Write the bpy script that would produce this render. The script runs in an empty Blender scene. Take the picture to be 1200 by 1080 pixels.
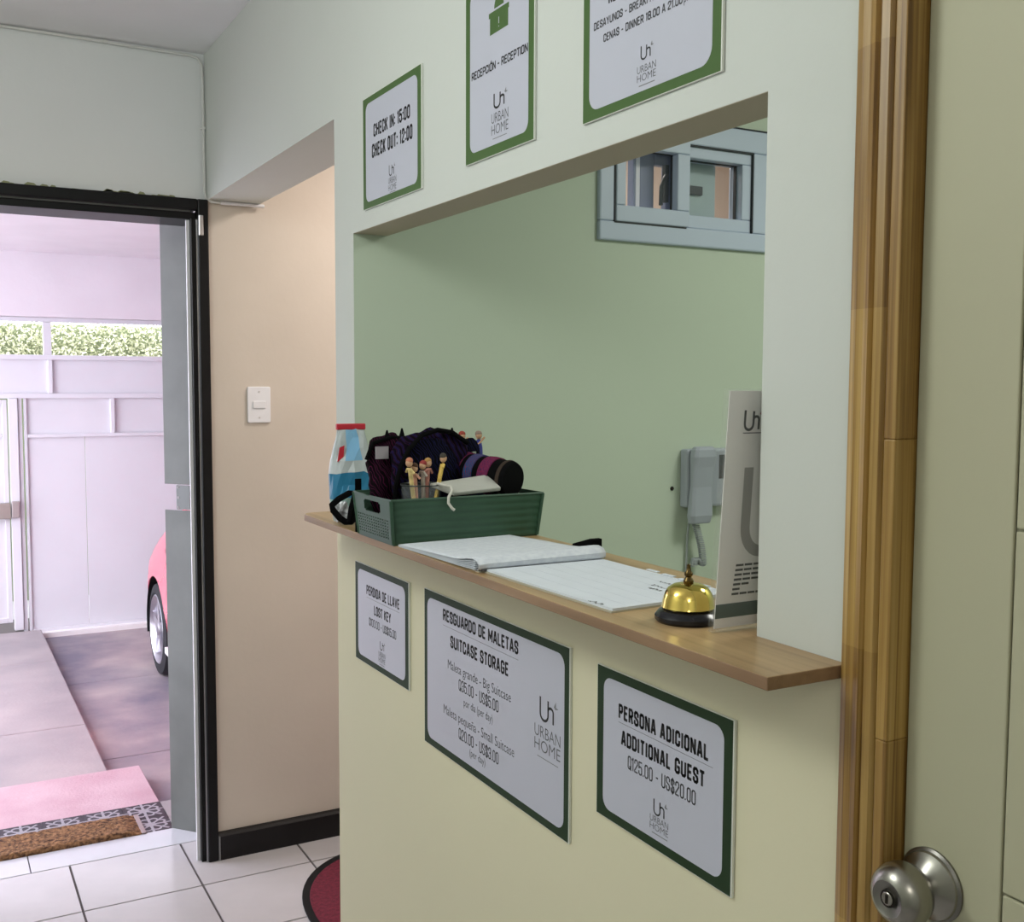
import bpy, bmesh, math, random
from mathutils import Vector, Matrix, noise as mnoise
random.seed(7)
scene = bpy.context.scene
COL = scene.collection
PI = math.pi
# ------------------------------------------------------------------ camera
def cam_setup():
    yaw, pitch, roll, H = math.radians(28.756), math.radians(4.188), math.radians(.2238), 1.55
    f = Vector((math.sin(yaw)*math.cos(pitch), math.cos(yaw)*math.cos(pitch), -math.sin(pitch)))
    r = Vector((math.cos(yaw), -math.sin(yaw), 0)); u = r.cross(f)
    r2 = r*math.cos(roll)+u*math.sin(roll); u2 = -r*math.sin(roll)+u*math.cos(roll)
    cd = bpy.data.cameras.new('camera'); cd.sensor_width = 36; cd.sensor_fit = 'HORIZONTAL'
    cd.lens = 36*1252.5/1200; cd.clip_start = .02; cd.clip_end = 100
    c = bpy.data.objects.new('camera', cd); COL.objects.link(c)
    m = Matrix((r2, u2, -f)).transposed().to_4x4(); m.translation = (0, 0, H)
    c.matrix_world = m
    scene.camera = c
cam_setup()
# ------------------------------------------------------------------ world, exposure
scene.view_settings.view_transform = 'Standard'; scene.view_settings.look = 'None'
scene.view_settings.gamma = 1; scene.view_settings.use_curve_mapping = False
scene.view_settings.exposure = 0.0
w = bpy.data.worlds.new('sky'); scene.world = w; w.use_nodes = True
bg = w.node_tree.nodes['Background']; bg.inputs[0].default_value = (.87, .88, 1.0, 1); bg.inputs[1].default_value = 7.6
def area(name, loc, sx, sy, power, color, rot=(0, 0, 0)):
    l = bpy.data.lights.new(name, 'AREA'); l.shape = 'RECTANGLE'; l.size = sx; l.size_y = sy; l.energy = power; l.color = color
    o = bpy.data.objects.new(name, l); COL.objects.link(o); o.location = loc; o.rotation_euler = rot
    return o
def point(name, loc, radius, power, color):
    l = bpy.data.lights.new(name, 'POINT'); l.shadow_soft_size = radius; l.energy = power; l.color = color
    o = bpy.data.objects.new(name, l); COL.objects.link(o); o.location = loc
point('lobby_lamp_light', (-.50, 1.40, 2.30), .22, 29, (.95, 1.0, .94))
point('rear_fill_light', (-.45, -.85, 2.30), .20, 13, (1.0, .98, .90))  # unseen fill lamp, added behind the camera to brighten the leaflet
area('booth_lamp_light', (2.15, .95, 2.50), .5, .5, 17, (1.0, 1.0, .93))
area('corridor_lamp_light', (1.75, 2.83, 2.50), .35, .35, 19, (1.0, .90, .82))
# ------------------------------------------------------------------ materials
MATS = {}
def mat(name, col, rough=.6, metal=0., var=0., vscale=6., bump=0., bscale=40., spec=None, col2=None, trans=0., alpha=None, ior=1.45, coat=0., detail=4., stretch=None):
    if name in MATS: return MATS[name]
    m = bpy.data.materials.new(name); m.use_nodes = True; nt = m.node_tree; N = nt.nodes; L = nt.links
    b = N['Principled BSDF']
    b.inputs['Base Color'].default_value = (*col, 1); b.inputs['Roughness'].default_value = rough; b.inputs['Metallic'].default_value = metal
    b.inputs['IOR'].default_value = ior
    if spec is not None: b.inputs['Specular IOR Level'].default_value = spec
    if trans: b.inputs['Transmission Weight'].default_value = trans
    if coat: b.inputs['Coat Weight'].default_value = coat
    if alpha is not None: b.inputs['Alpha'].default_value = alpha
    if var or bump or col2:
        tc = N.new('ShaderNodeTexCoord'); mp = N.new('ShaderNodeMapping'); L.new(tc.outputs['Object'], mp.inputs[0])
        if stretch: mp.inputs['Scale'].default_value = stretch
    if var or col2:
        nz = N.new('ShaderNodeTexNoise'); nz.inputs['Scale'].default_value = vscale; nz.inputs['Detail'].default_value = detail
        L.new(mp.outputs[0], nz.inputs['Vector'])
        cr = N.new('ShaderNodeValToRGB'); L.new(nz.outputs['Fac'], cr.inputs[0])
        c2 = col2 if col2 else tuple(min(1, c*(1+var)) for c in col)
        c1 = col if col2 else tuple(c*(1-var) for c in col)
        cr.color_ramp.elements[0].position = .32; cr.color_ramp.elements[1].position = .68
        cr.color_ramp.elements[0].color = (*c1, 1); cr.color_ramp.elements[1].color = (*c2, 1)
        L.new(cr.outputs[0], b.inputs['Base Color'])
    if bump:
        n2 = N.new('ShaderNodeTexNoise'); n2.inputs['Scale'].default_value = bscale; n2.inputs['Detail'].default_value = 3
        L.new(mp.outputs[0], n2.inputs['Vector'])
        bp = N.new('ShaderNodeBump'); bp.inputs['Strength'].default_value = bump; bp.inputs['Distance'].default_value = .004
        L.new(n2.outputs['Fac'], bp.inputs['Height']); L.new(bp.outputs[0], b.inputs['Normal'])
    MATS[name] = m
    return m
def wood(name, c1, c2, c3, axis=2, rough=.45, fine=1.0):
    """grain stretched along one axis"""
    m = bpy.data.materials.new(name); m.use_nodes = True; nt = m.node_tree; N = nt.nodes; L = nt.links
    b = N['Principled BSDF']; b.inputs['Roughness'].default_value = rough
    tc = N.new('ShaderNodeTexCoord'); mp = N.new('ShaderNodeMapping')
    sc = [42*fine, 42*fine, 42*fine]; sc[axis] = 1.5; mp.inputs['Scale'].default_value = sc
    L.new(tc.outputs['Object'], mp.inputs[0])
    nz = N.new('ShaderNodeTexNoise'); nz.inputs['Scale'].default_value = 1.6; nz.inputs['Detail'].default_value = 5; nz.inputs['Distortion'].default_value = .6
    L.new(mp.outputs[0], nz.inputs['Vector'])
    cr = N.new('ShaderNodeValToRGB'); L.new(nz.outputs['Fac'], cr.inputs[0])
    e = cr.color_ramp.elements; e[0].position = .28; e[0].color = (*c1, 1); e[1].position = .72; e[1].color = (*c3, 1)
    k = e.new(.5); k.color = (*c2, 1)
    mp2 = N.new('ShaderNodeMapping'); sc2 = [9, 9, 9]; sc2[axis] = 1.3; mp2.inputs['Scale'].default_value = sc2
    L.new(tc.outputs['Object'], mp2.inputs[0])
    n2 = N.new('ShaderNodeTexNoise'); n2.inputs['Scale'].default_value = 1.5; L.new(mp2.outputs[0], n2.inputs['Vector'])
    mx = N.new('ShaderNodeMix'); mx.data_type = 'RGBA'; mx.blend_type = 'MULTIPLY'
    cr2 = N.new('ShaderNodeValToRGB'); L.new(n2.outputs['Fac'], cr2.inputs[0])
    cr2.color_ramp.elements[0].position = .35; cr2.color_ramp.elements[0].color = (.62, .55, .5, 1); cr2.color_ramp.elements[1].position = .6; cr2.color_ramp.elements[1].color = (1, 1, 1, 1)
    mx.inputs[0].default_value = .8
    L.new(cr.outputs[0], mx.inputs['A']); L.new(cr2.outputs[0], mx.inputs['B']); L.new(mx.outputs['Result'], b.inputs['Base Color'])
    bp = N.new('ShaderNodeBump'); bp.inputs['Strength'].default_value = .15; bp.inputs['Distance'].default_value = .001
    L.new(nz.outputs['Fac'], bp.inputs['Height']); L.new(bp.outputs[0], b.inputs['Normal'])
    MATS[name] = m
    return m
def textile(name, cols, scale=60., rough=.9):
    """dark cloth with woven stripes of several colours"""
    m = bpy.data.materials.new(name); m.use_nodes = True; nt = m.node_tree; N = nt.nodes; L = nt.links
    b = N['Principled BSDF']; b.inputs['Roughness'].default_value = rough; b.inputs['Specular IOR Level'].default_value = .06
    tc = N.new('ShaderNodeTexCoord'); sp = N.new('ShaderNodeMapping'); sp.inputs['Rotation'].default_value = (.5, .4, .3)
    L.new(tc.outputs['Object'], sp.inputs[0])
    wv = N.new('ShaderNodeTexWave'); wv.inputs['Scale'].default_value = scale; wv.inputs['Distortion'].default_value = 7.0; wv.inputs['Detail'].default_value = 2
    L.new(sp.outputs[0], wv.inputs['Vector'])
    nz = N.new('ShaderNodeTexNoise'); nz.inputs['Scale'].default_value = scale*1.6; L.new(sp.outputs[0], nz.inputs['Vector'])
    ad = N.new('ShaderNodeMath'); ad.operation = 'ADD'; L.new(wv.outputs['Fac'], ad.inputs[0]); L.new(nz.outputs['Fac'], ad.inputs[1])
    hf = N.new('ShaderNodeMath'); hf.operation = 'MULTIPLY'; hf.inputs[1].default_value = .5; L.new(ad.outputs[0], hf.inputs[0])
    cr = N.new('ShaderNodeValToRGB'); cr.color_ramp.interpolation = 'CONSTANT'; L.new(hf.outputs[0], cr.inputs[0])
    e = cr.color_ramp.elements; n = len(cols)
    e[0].position = 0; e[0].color = (*cols[0], 1); e[1].position = .25+.5*(n-1)/n; e[1].color = (*cols[-1], 1)
    for i in range(1, n-1):
        k = e.new(.25+.5*i/n); k.color = (*cols[i], 1)
    L.new(cr.outputs[0], b.inputs['Base Color'])
    bp = N.new('ShaderNodeBump'); bp.inputs['Strength'].default_value = .5; bp.inputs['Distance'].default_value = .002
    L.new(nz.outputs['Fac'], bp.inputs['Height']); L.new(bp.outputs[0], b.inputs['Normal'])
    MATS[name] = m
    return m
def star_tile(name):
    m = bpy.data.materials.new(name); m.use_nodes = True; nt = m.node_tree; N = nt.nodes; L = nt.links
    b = N['Principled BSDF']; b.inputs['Roughness'].default_value = .55
    tc = N.new('ShaderNodeTexCoord'); sp = N.new('ShaderNodeSeparateXYZ'); L.new(tc.outputs['Generated'], sp.inputs[0])
    def M(op, a, bb=None):
        n = N.new('ShaderNodeMath'); n.operation = op
        for i, v in enumerate((a, bb)):
            if v is None: continue
            if isinstance(v, (int, float)): n.inputs[i].default_value = v
            else: L.new(v, n.inputs[i])
        return n.outputs[0]
    u = M('SUBTRACT', sp.outputs[0], .5); v = M('SUBTRACT', sp.outputs[1], .5)
    a = M('ARCTAN2', v, u); s = M('ABSOLUTE', M('SINE', M('MULTIPLY', a, 4.)))
    r = M('SQRT', M('ADD', M('MULTIPLY', u, u), M('MULTIPLY', v, v)))
    line = M('LESS_THAN', M('MULTIPLY', s, r), .13)
    petal = M('LESS_THAN', M('ABSOLUTE', M('SUBTRACT', r, M('ADD', .30, M('MULTIPLY', s, .1)))), .035)
    k = M('MAXIMUM', line, petal)
    k = M('MULTIPLY', k, M('LESS_THAN', r, .56))
    nz = N.new('ShaderNodeTexNoise'); nz.inputs['Scale'].default_value = 14; L.new(tc.outputs['Generated'], nz.inputs['Vector'])
    k2 = M('MULTIPLY', k, M('ADD', .55, M('MULTIPLY', nz.outputs['Fac'], .6)))
    mx = N.new('ShaderNodeMix'); mx.data_type = 'RGBA'; L.new(k2, mx.inputs[0])
    mx.inputs['A'].default_value = (.022, .017, .026, 1); mx.inputs['B'].default_value = (.36, .35, .38, 1)
    L.new(mx.outputs['Result'], b.inputs['Base Color'])
    MATS[name] = m
    return m
def tile_mat(name):
    m = mat(name, (.52, .495, .515), .2, var=.05, vscale=5, detail=6)
    N = m.node_tree.nodes; L = m.node_tree.links
    oi = N.new('ShaderNodeObjectInfo'); b = N['Principled BSDF']; src = b.inputs['Base Color'].links[0].from_socket
    hs = N.new('ShaderNodeHueSaturation'); ml = N.new('ShaderNodeMapRange'); ml.inputs['To Min'].default_value = .96; ml.inputs['To Max'].default_value = 1.05
    L.new(oi.outputs['Random'], ml.inputs[0]); L.new(ml.outputs[0], hs.inputs['Value']); L.new(src, hs.inputs['Color']); L.new(hs.outputs[0], b.inputs['Base Color'])
    return m
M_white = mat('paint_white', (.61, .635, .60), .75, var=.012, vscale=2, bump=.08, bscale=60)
M_cream = mat('wall_cream', (.74, .70, .50), .7, var=.015, vscale=2, bump=.08, bscale=60)  # yellower wall tone below counter height
M_lint = mat('paint_grey_white', (.74, .755, .76), .75, var=.02, vscale=2, bump=.1, bscale=50)
M_beige = mat('warm_lit_beige', (.62, .55, .48), .7, var=.04, vscale=2.5, bump=.12, bscale=40)  # warmer passage light put into the wall colour
M_green = mat('paint_sage', (.50, .578, .470), .65, var=.012, vscale=2, bump=.05, bscale=60)
M_brown = mat('shade_taupe', (.45, .40, .30), .7)
M_ceil = mat('ceiling_paint', (.82, .82, .84), .85, var=.02, vscale=3, bump=.1, bscale=70)
M_lav = mat('paint_exterior', (.72, .68, .71), .8, var=.03, vscale=3, bump=.2, bscale=30)
M_grout = mat('grout', (.10, .085, .085), .9)
M_tile = tile_mat('ceramic_tile')
M_thr = mat('threshold_tile', (.56, .56, .60), .2, var=.03)
M_black = mat('black_paint', (.007, .007, .008), .4, spec=.25)
M_base = mat('baseboard_black', (.012, .011, .012), .35, spec=.25)
M_steel = mat('grey_steel_paint', (.15, .158, .15), .45, var=.1, vscale=8)
M_lsteel = mat('bright_steel', (.62, .62, .64), .3, metal=1)
M_gate = mat('gate_paint', (.67, .67, .70), .5, var=.02, vscale=3)
M_gatel = mat('gate_paint_white', (.62, .61, .63), .5)
M_conc = mat('concrete_walk', (.29, .265, .275), .85, col2=(.40, .35, .35), vscale=2.5, bump=.3, bscale=60, detail=8)
M_drive = mat('concrete_drive', (.17, .155, .20), .7, col2=(.42, .35, .345), vscale=2.2, bump=.3, bscale=50, detail=8)
M_pink = mat('pink_step', (.48, .31, .35), .8, col2=(.56, .40, .44), vscale=6, bump=.3, bscale=90)
M_star = star_tile('star_cement_tile')
M_coir = mat('coir', (.05, .022, .01), .95, col2=(.34, .18, .08), vscale=85, bump=1., bscale=160)
M_rubber = mat('rubber', (.010, .010, .011), .6, spec=.2)
M_carpet = mat('burgundy_pile', (.10, .008, .02), .95, col2=(.17, .015, .035), vscale=90, bump=.6, bscale=300)
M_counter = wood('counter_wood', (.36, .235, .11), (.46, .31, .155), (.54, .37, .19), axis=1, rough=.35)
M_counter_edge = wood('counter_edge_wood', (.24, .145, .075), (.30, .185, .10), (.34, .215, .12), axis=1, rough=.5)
M_pine = wood('pine_varnished', (.15, .068, .012), (.33, .19, .048), (.46, .30, .095), axis=2, rough=.4, fine=2.8)
M_pine2 = wood('pine_varnished_light', (.24, .125, .026), (.41, .25, .066), (.52, .345, .115), axis=2, rough=.38, fine=2.8)
M_door = mat('door_paint', (.46, .445, .31), .55, var=.02, vscale=2)
M_groove = mat('door_groove', (.33, .32, .23), .6)
M_satin = mat('satin_nickel', (.33, .315, .28), .27, metal=1)
M_satin_d = mat('satin_nickel_face', (.24, .23, .21), .33, metal=1)
M_dark = mat('dark_metal', (.04, .035, .03), .35, metal=1)
M_gold = mat('brass', (.83, .62, .16), .12, metal=1)
M_bellbase = mat('bell_base_enamel', (.008, .008, .012), .2)
M_signgreen = mat('sign_green_print', (.075, .14, .045), .5, spec=.2)
M_signshade = mat('sign_green_shaded', (.022, .045, .020), .5, spec=.15)  # same border green, darkened to carry the dimmer light lower down
M_signwhite = mat('sign_white_print', (.53, .54, .63), .35)
M_acryl = mat('sign_board_edge', (.72, .74, .68), .3)
M_ink = mat('ink_black', (.02, .02, .022), .6)
M_ink2 = mat('ink_grey', (.09, .09, .10), .6)
M_ink3 = mat('ink_light', (.22, .22, .24), .6)
M_inkpink = mat('ink_pink', (.45, .18, .20), .6)
M_inkgrey = mat('ink_taupe', (.30, .29, .27), .6)
M_pvc = mat('pvc_bluegrey', (.47, .545, .66), .4)
M_gasket = mat('gasket', (.02, .025, .03), .6)
M_glass = mat('glass', (.5, .55, .58), .03, alpha=.06)
M_plastic = mat('white_plastic', (.80, .80, .84), .35)
M_phone = mat('phone_plastic', (.34, .37, .42), .4)
M_phone_d = mat('phone_recess', (.03, .035, .04), .5)
M_basket = mat('basket_green', (.035, .085, .052), .45, var=.1, vscale=10)
M_paper = mat('paper', (.66, .70, .76), .85, var=.02, vscale=30)
M_paper2 = mat('ruled_paper', (.60, .63, .70), .85, col2=(.70, .73, .78), vscale=120)
M_cable = mat('cable_white', (.66, .66, .64), .6)
M_cord = mat('cord_grey', (.32, .35, .36), .5)
M_tex1 = textile('cloth_purple', [(.004, .003, .006), (.010, .005, .014), (.035, .006, .03), (.005, .005, .012), (.014, .010, .05)], 30)
M_tex2 = textile('cloth_maroon', [(.006, .003, .005), (.014, .004, .010), (.07, .008, .035), (.008, .004, .008)], 36)
M_tex3 = textile('cloth_navy', [(.003, .003, .006), (.005, .005, .016), (.012, .012, .06), (.004, .004, .007)], 34)
M_band_red = textile('band_red', [(.22, .02, .05), (.02, .03, .14), (.35, .04, .08), (.05, .02, .06)], 160)
M_band_blue = textile('band_blue', [(.02, .06, .18), (.04, .13, .30), (.015, .015, .03), (.15, .05, .12)], 160)
M_foam = mat('black_velvet', (.004, .004, .0045), .9, spec=.08)
M_skin = mat('doll_skin', (.60, .36, .22), .8)
M_redplastic = mat('red_clip', (.55, .03, .05), .4)
M_bagfilm = mat('white_film', (.42, .47, .49), .25, col2=(.66, .70, .72), vscale=9, bump=.6, bscale=18)
M_bagblue = mat('blue_print', (.03, .20, .36), .35)
M_bagblue2 = mat('light_blue_print', (.22, .46, .70), .35)
M_car = mat('car_red', (.66, .085, .13), .25, coat=.6)
M_carglass = mat('car_glass', (.02, .02, .025), .08)
M_tyre = mat('tyre', (.015, .015, .018), .8)
M_alloy = mat('alloy', (.62, .62, .66), .28, metal=1)
M_lamp = mat('lamp_lens_red', (.25, .01, .03), .2)
M_leaf = mat('leaf', (.40, .43, .24), .6, col2=(.66, .66, .46), vscale=7)
M_leafd = mat('leaf_dark', (.20, .24, .13), .8)
M_road = mat('road', (.5, .48, .48), .9)
M_emit = None
# ------------------------------------------------------------------ mesh helpers
class MB:
    def __init__(s): s.v = []; s.f = []; s.m = []; s.cur = 0
    def add(s, vs, fs):
        n = len(s.v); s.v += [tuple(v) for v in vs]
        s.f += [tuple(n+i for i in f) for f in fs]; s.m += [s.cur]*len(fs); return s
    def box(s, x0, x1, y0, y1, z0, z1):
        return s.add([(x0,y0,z0),(x1,y0,z0),(x1,y1,z0),(x0,y1,z0),(x0,y0,z1),(x1,y0,z1),(x1,y1,z1),(x0,y1,z1)],
                     [(0,3,2,1),(4,5,6,7),(0,1,5,4),(1,2,6,5),(2,3,7,6),(3,0,4,7)])
    def prism(s, pts, a, b, axis=2):
        """polygon pts (2D, CCW) extruded from a to b along axis; coords fill the other two axes in order"""
        n = len(pts)
        def P(p, h):
            return {0: (h, p[0], p[1]), 1: (p[0], h, p[1]), 2: (p[0], p[1], h)}[axis]
        vs = [P(p, a) for p in pts]+[P(p, b) for p in pts]
        fs = [tuple(range(n-1, -1, -1)), tuple(range(n, 2*n))]+[(i, (i+1) % n, n+(i+1) % n, n+i) for i in range(n)]
        return s.add(vs, fs)
    def lathe(s, prof, center=(0,0,0), axis='Z', seg=32, cap=True):
        """prof: list of (radius, height)"""
        vs = []; fs = []; c = Vector(center)
        for (r, h) in prof:
            for k in range(seg):
                a = 2*PI*k/seg; x, y = r*math.cos(a), r*math.sin(a)
                p = {'Z': (x, y, h), '-X': (-h, x, y), 'X': (h, x, y), 'Y': (y, h, x), '-Y': (x, -h, y)}[axis]
                vs.append(tuple(c+Vector(p)))
        n = len(prof)
        for i in range(n-1):
            for k in range(seg):
                k2 = (k+1) % seg
                fs.append((i*seg+k, i*seg+k2, (i+1)*seg+k2, (i+1)*seg+k))
        if cap:
            fs.append(tuple(range(seg-1, -1, -1))); fs.append(tuple((n-1)*seg+k for k in range(seg)))
        return s.add(vs, fs)
    def tube(s, path, r, seg=8, closed=False, ry=None, rr=None):
        path = [Vector(p) for p in path]; n = len(path); vs = []; fs = []
        t0 = (path[1]-path[0]).normalized(); up = Vector((0, 0, 1)) if abs(t0.z) < .9 else Vector((0, 1, 0))
        side = t0.cross(up).normalized()
        for i in range(n):
            if closed: t = (path[(i+1) % n]-path[i-1]).normalized()
            else: t = (path[min(i+1, n-1)]-path[max(i-1, 0)]).normalized()
            side = (side-t*side.dot(t)).normalized(); up2 = t.cross(side)
            rad = rr[i] if rr else r
            for k in range(seg):
                a = 2*PI*k/seg
                vs.append(tuple(path[i]+side*math.cos(a)*rad+up2*math.sin(a)*(ry if ry else rad)))
        m = n if closed else n-1
        for i in range(m):
            j = (i+1) % n
            for k in range(seg):
                k2 = (k+1) % seg
                fs.append((i*seg+k, i*seg+k2, j*seg+k2, j*seg+k))
        if not closed:
            fs.append(tuple(range(seg-1, -1, -1))); fs.append(tuple((n-1)*seg+k for k in range(seg)))
        return s.add(vs, fs)
    def ellipsoid(s, c, rx, ry, rz, seg=20, rings=12, p=1.0, fn=None):
        vs = []; fs = []; c = Vector(c)
        sg = lambda x: math.copysign(abs(x)**p, x)
        for i in range(rings+1):
            th = -PI/2+PI*i/rings
            for k in range(seg):
                a = 2*PI*k/seg
                d = Vector((sg(math.cos(th))*sg(math.cos(a))*rx, sg(math.cos(th))*sg(math.sin(a))*ry, sg(math.sin(th))*rz))
                if fn: d = fn(d)
                vs.append(tuple(c+d))
        for i in range(rings):
            for k in range(seg):
                k2 = (k+1) % seg
                fs.append((i*seg+k, i*seg+k2, (i+1)*seg+k2, (i+1)*seg+k))
        return s.add(vs, fs)
    def grid(s, P, ns, nt, keep=None):
        vs = [tuple(P(i/ns, j/nt)) for j in range(nt+1) for i in range(ns+1)]
        fs = [(j*(ns+1)+i, j*(ns+1)+i+1, (j+1)*(ns+1)+i+1, (j+1)*(ns+1)+i) for j in range(nt) for i in range(ns) if keep is None or keep(i, j)]
        return s.add(vs, fs)
    def mesh(s, name, mats, smooth=False):
        me = bpy.data.meshes.new(name); me.from_pydata(s.v, [], s.f)
        for m in (mats if isinstance(mats, (list, tuple)) else [mats]): me.materials.append(m)
        me.polygons.foreach_set('material_index', s.m)
        bm = bmesh.new(); bm.from_mesh(me); bmesh.ops.recalc_face_normals(bm, faces=bm.faces); bm.to_mesh(me); bm.free()
        if smooth:
            me.polygons.foreach_set('use_smooth', [True]*len(me.polygons))
            try: me.set_sharp_from_angle(angle=math.radians(35))
            except Exception: pass
        me.update(); return me
    def build(s, name, mats, parent=None, smooth=False, bevel=0., loc=None, solid=0.):
        o = bpy.data.objects.new(name, s.mesh(name, mats, smooth)); COL.objects.link(o)
        if parent: o.parent = parent
        if loc: o.location = loc
        if solid:
            md = o.modifiers.new('thick', 'SOLIDIFY'); md.thickness = solid; md.offset = 0
        if bevel:
            md = o.modifiers.new('bevel', 'BEVEL'); md.width = bevel; md.segments = 2; md.limit_method = 'ANGLE'; md.angle_limit = math.radians(40)
        return o
def thing(name, label=None, cat=None, loc=(0, 0, 0), group=None, kind=None, rotz=0):
    o = bpy.data.objects.new(name, None); o.empty_display_size = .05; COL.objects.link(o); o.location = loc; o.rotation_euler = (0, 0, rotz)
    return tag(o, label, cat, group, kind)
def tag(o, label=None, cat=None, group=None, kind=None):
    if label: o['label'] = label
    if cat: o['category'] = cat
    if group: o['group'] = group
    if kind: o['kind'] = kind
    return o
def struct(name, mb, mats, label, cat='wall', bevel=0.):
    return tag(mb.build(name, mats, bevel=bevel), label, cat, kind='structure')
def rrect(w, h, r, n=6, x0=0, y0=0):
    pts = []
    for cx, cy, a0 in ((w-r, r, -90), (w-r, h-r, 0), (r, h-r, 90), (r, r, 180)):
        for k in range(n+1):
            a = math.radians(a0+90*k/n); pts.append((x0+cx+r*math.cos(a), y0+cy+r*math.sin(a)))
    return pts
def ribbon(pts, wd):
    """2D polyline -> list of quads as (verts2d, faces)"""
    vs = []; fs = []; n = len(pts)
    for i in range(n):
        a = Vector(pts[max(i-1, 0)]); b = Vector(pts[min(i+1, n-1)]); t = (b-a).normalized(); nn = Vector((-t.y, t.x))
        vs += [tuple(Vector(pts[i])+nn*wd/2), tuple(Vector(pts[i])-nn*wd/2)]
    fs = [(2*i, 2*i+1, 2*i+3, 2*i+2) for i in range(n-1)]
    return vs, fs
def text_verts(body, offset=0.0, spacing=1.0):
    c = bpy.data.curves.new('text', 'FONT'); c.body = body; c.offset = offset; c.space_character = spacing; c.resolution_u = 3
    o = bpy.data.objects.new('text', c); COL.objects.link(o)
    dg = bpy.context.evaluated_depsgraph_get(); me = bpy.data.meshes.new_from_object(o.evaluated_get(dg))
    vs = [(v.co.x, v.co.y) for v in me.vertices]; fs = [tuple(p.vertices) for p in me.polygons]
    bpy.data.objects.remove(o); bpy.data.curves.remove(c); bpy.data.meshes.remove(me)
    return vs, fs
GLY = {
 'A': (1.1, [[(0, 0), (.40, 1), (.60, 1), (1, 0)], [(.16, .27), (.84, .27)]]), 'B': (1, [[(0, 0), (0, 1), (.75, 1), (1, .87), (1, .65), (.8, .53), (0, .53)], [(.8, .53), (1, .40), (1, .13), (.75, 0), (0, 0)]]),
 'C': (1, [[(1, .68), (1, .88), (.75, 1), (.25, 1), (0, .88), (0, .12), (.25, 0), (.75, 0), (1, .12), (1, .32)]]), 'D': (1, [[(0, 0), (0, 1), (.72, 1), (1, .87), (1, .13), (.72, 0), (0, 0)]]),
 'E': (.85, [[(1, 1), (0, 1), (0, 0), (1, 0)], [(0, .52), (.85, .52)]]), 'F': (.85, [[(1, 1), (0, 1), (0, 0)], [(0, .52), (.85, .52)]]),
 'G': (1, [[(1, .78), (1, .88), (.75, 1), (.25, 1), (0, .88), (0, .12), (.25, 0), (.75, 0), (1, .12), (1, .44), (.55, .44)]]), 'H': (1, [[(0, 0), (0, 1)], [(1, 0), (1, 1)], [(0, .52), (1, .52)]]),
 'I': (.05, [[(.5, 0), (.5, 1)]]), 'J': (.8, [[(1, 1), (1, .12), (.75, 0), (.25, 0), (0, .12), (0, .3)]]), 'K': (1, [[(0, 0), (0, 1)], [(1, 1), (0, .38)], [(.32, .58), (1, 0)]]),
 'L': (.8, [[(0, 1), (0, 0), (1, 0)]]), 'M': (1.35, [[(0, 0), (0, 1), (.5, .25), (1, 1), (1, 0)]]), 'N': (1.05, [[(0, 0), (0, 1), (1, 0), (1, 1)]]),
 'O': (1, [[(.25, 0), (.75, 0), (1, .12), (1, .88), (.75, 1), (.25, 1), (0, .88), (0, .12), (.25, 0)]]), 'P': (.95, [[(0, 0), (0, 1), (.75, 1), (1, .87), (1, .58), (.75, .45), (0, .45)]]),
 'R': (1, [[(0, 0), (0, 1), (.75, 1), (1, .87), (1, .60), (.75, .47), (0, .47)], [(.55, .47), (1, 0)]]),
 'S': (1, [[(1, .70), (1, .88), (.75, 1), (.25, 1), (0, .88), (0, .68), (.12, .58), (.88, .42), (1, .32), (1, .12), (.75, 0), (.25, 0), (0, .12), (0, .30)]]),
 'T': (.95, [[(0, 1), (1, 1)], [(.5, 1), (.5, 0)]]), 'U': (1, [[(0, 1), (0, .12), (.25, 0), (.75, 0), (1, .12), (1, 1)]]), 'V': (1.05, [[(0, 1), (.5, 0), (1, 1)]]),
 'Y': (1.05, [[(0, 1), (.5, .45), (1, 1)], [(.5, .45), (.5, 0)]]), '1': (.35, [[(0, .84), (.8, 1), (.8, 0)]]), '2': (1, [[(0, .70), (0, .88), (.25, 1), (.75, 1), (1, .88), (1, .66), (0, .14), (0, 0), (1, 0)]]),
 '3': (1, [[(0, .72), (0, .88), (.25, 1), (.75, 1), (1, .88), (1, .65), (.8, .53), (.4, .53)], [(.8, .53), (1, .40), (1, .12), (.75, 0), (.25, 0), (0, .12), (0, .28)]]),
 '5': (1, [[(1, 1), (0, 1), (0, .52), (.2, .62), (.75, .62), (1, .50), (1, .12), (.75, 0), (.25, 0), (0, .12), (0, .28)]]),
 '8': (1, [[(.25, 0), (.75, 0), (1, .12), (1, .40), (.8, .53), (1, .66), (1, .88), (.75, 1), (.25, 1), (0, .88), (0, .66), (.2, .53), (0, .40), (0, .12), (.25, 0)], [(.2, .53), (.8, .53)]]),
 '-': (.7, [[(.1, .45), (.9, .45)]]), '.': (.05, [[(.5, 0), (.5, .06)]]), ':': (.02, [[(.5, .1), (.5, .16)], [(.5, .62), (.5, .68)]]), ' ': (.22, [])}
GLY['0'] = GLY['O']; GLY['Q'] = (1, GLY['O'][1]+[[(.6, .22), (1.08, -.08)]]); GLY['$'] = (1, GLY['S'][1]+[[(.5, -.12), (.5, 1.12)]]); GLY['Ó'] = (1, GLY['O'][1]+[[(.4, 1.14), (.7, 1.30)]])
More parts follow.
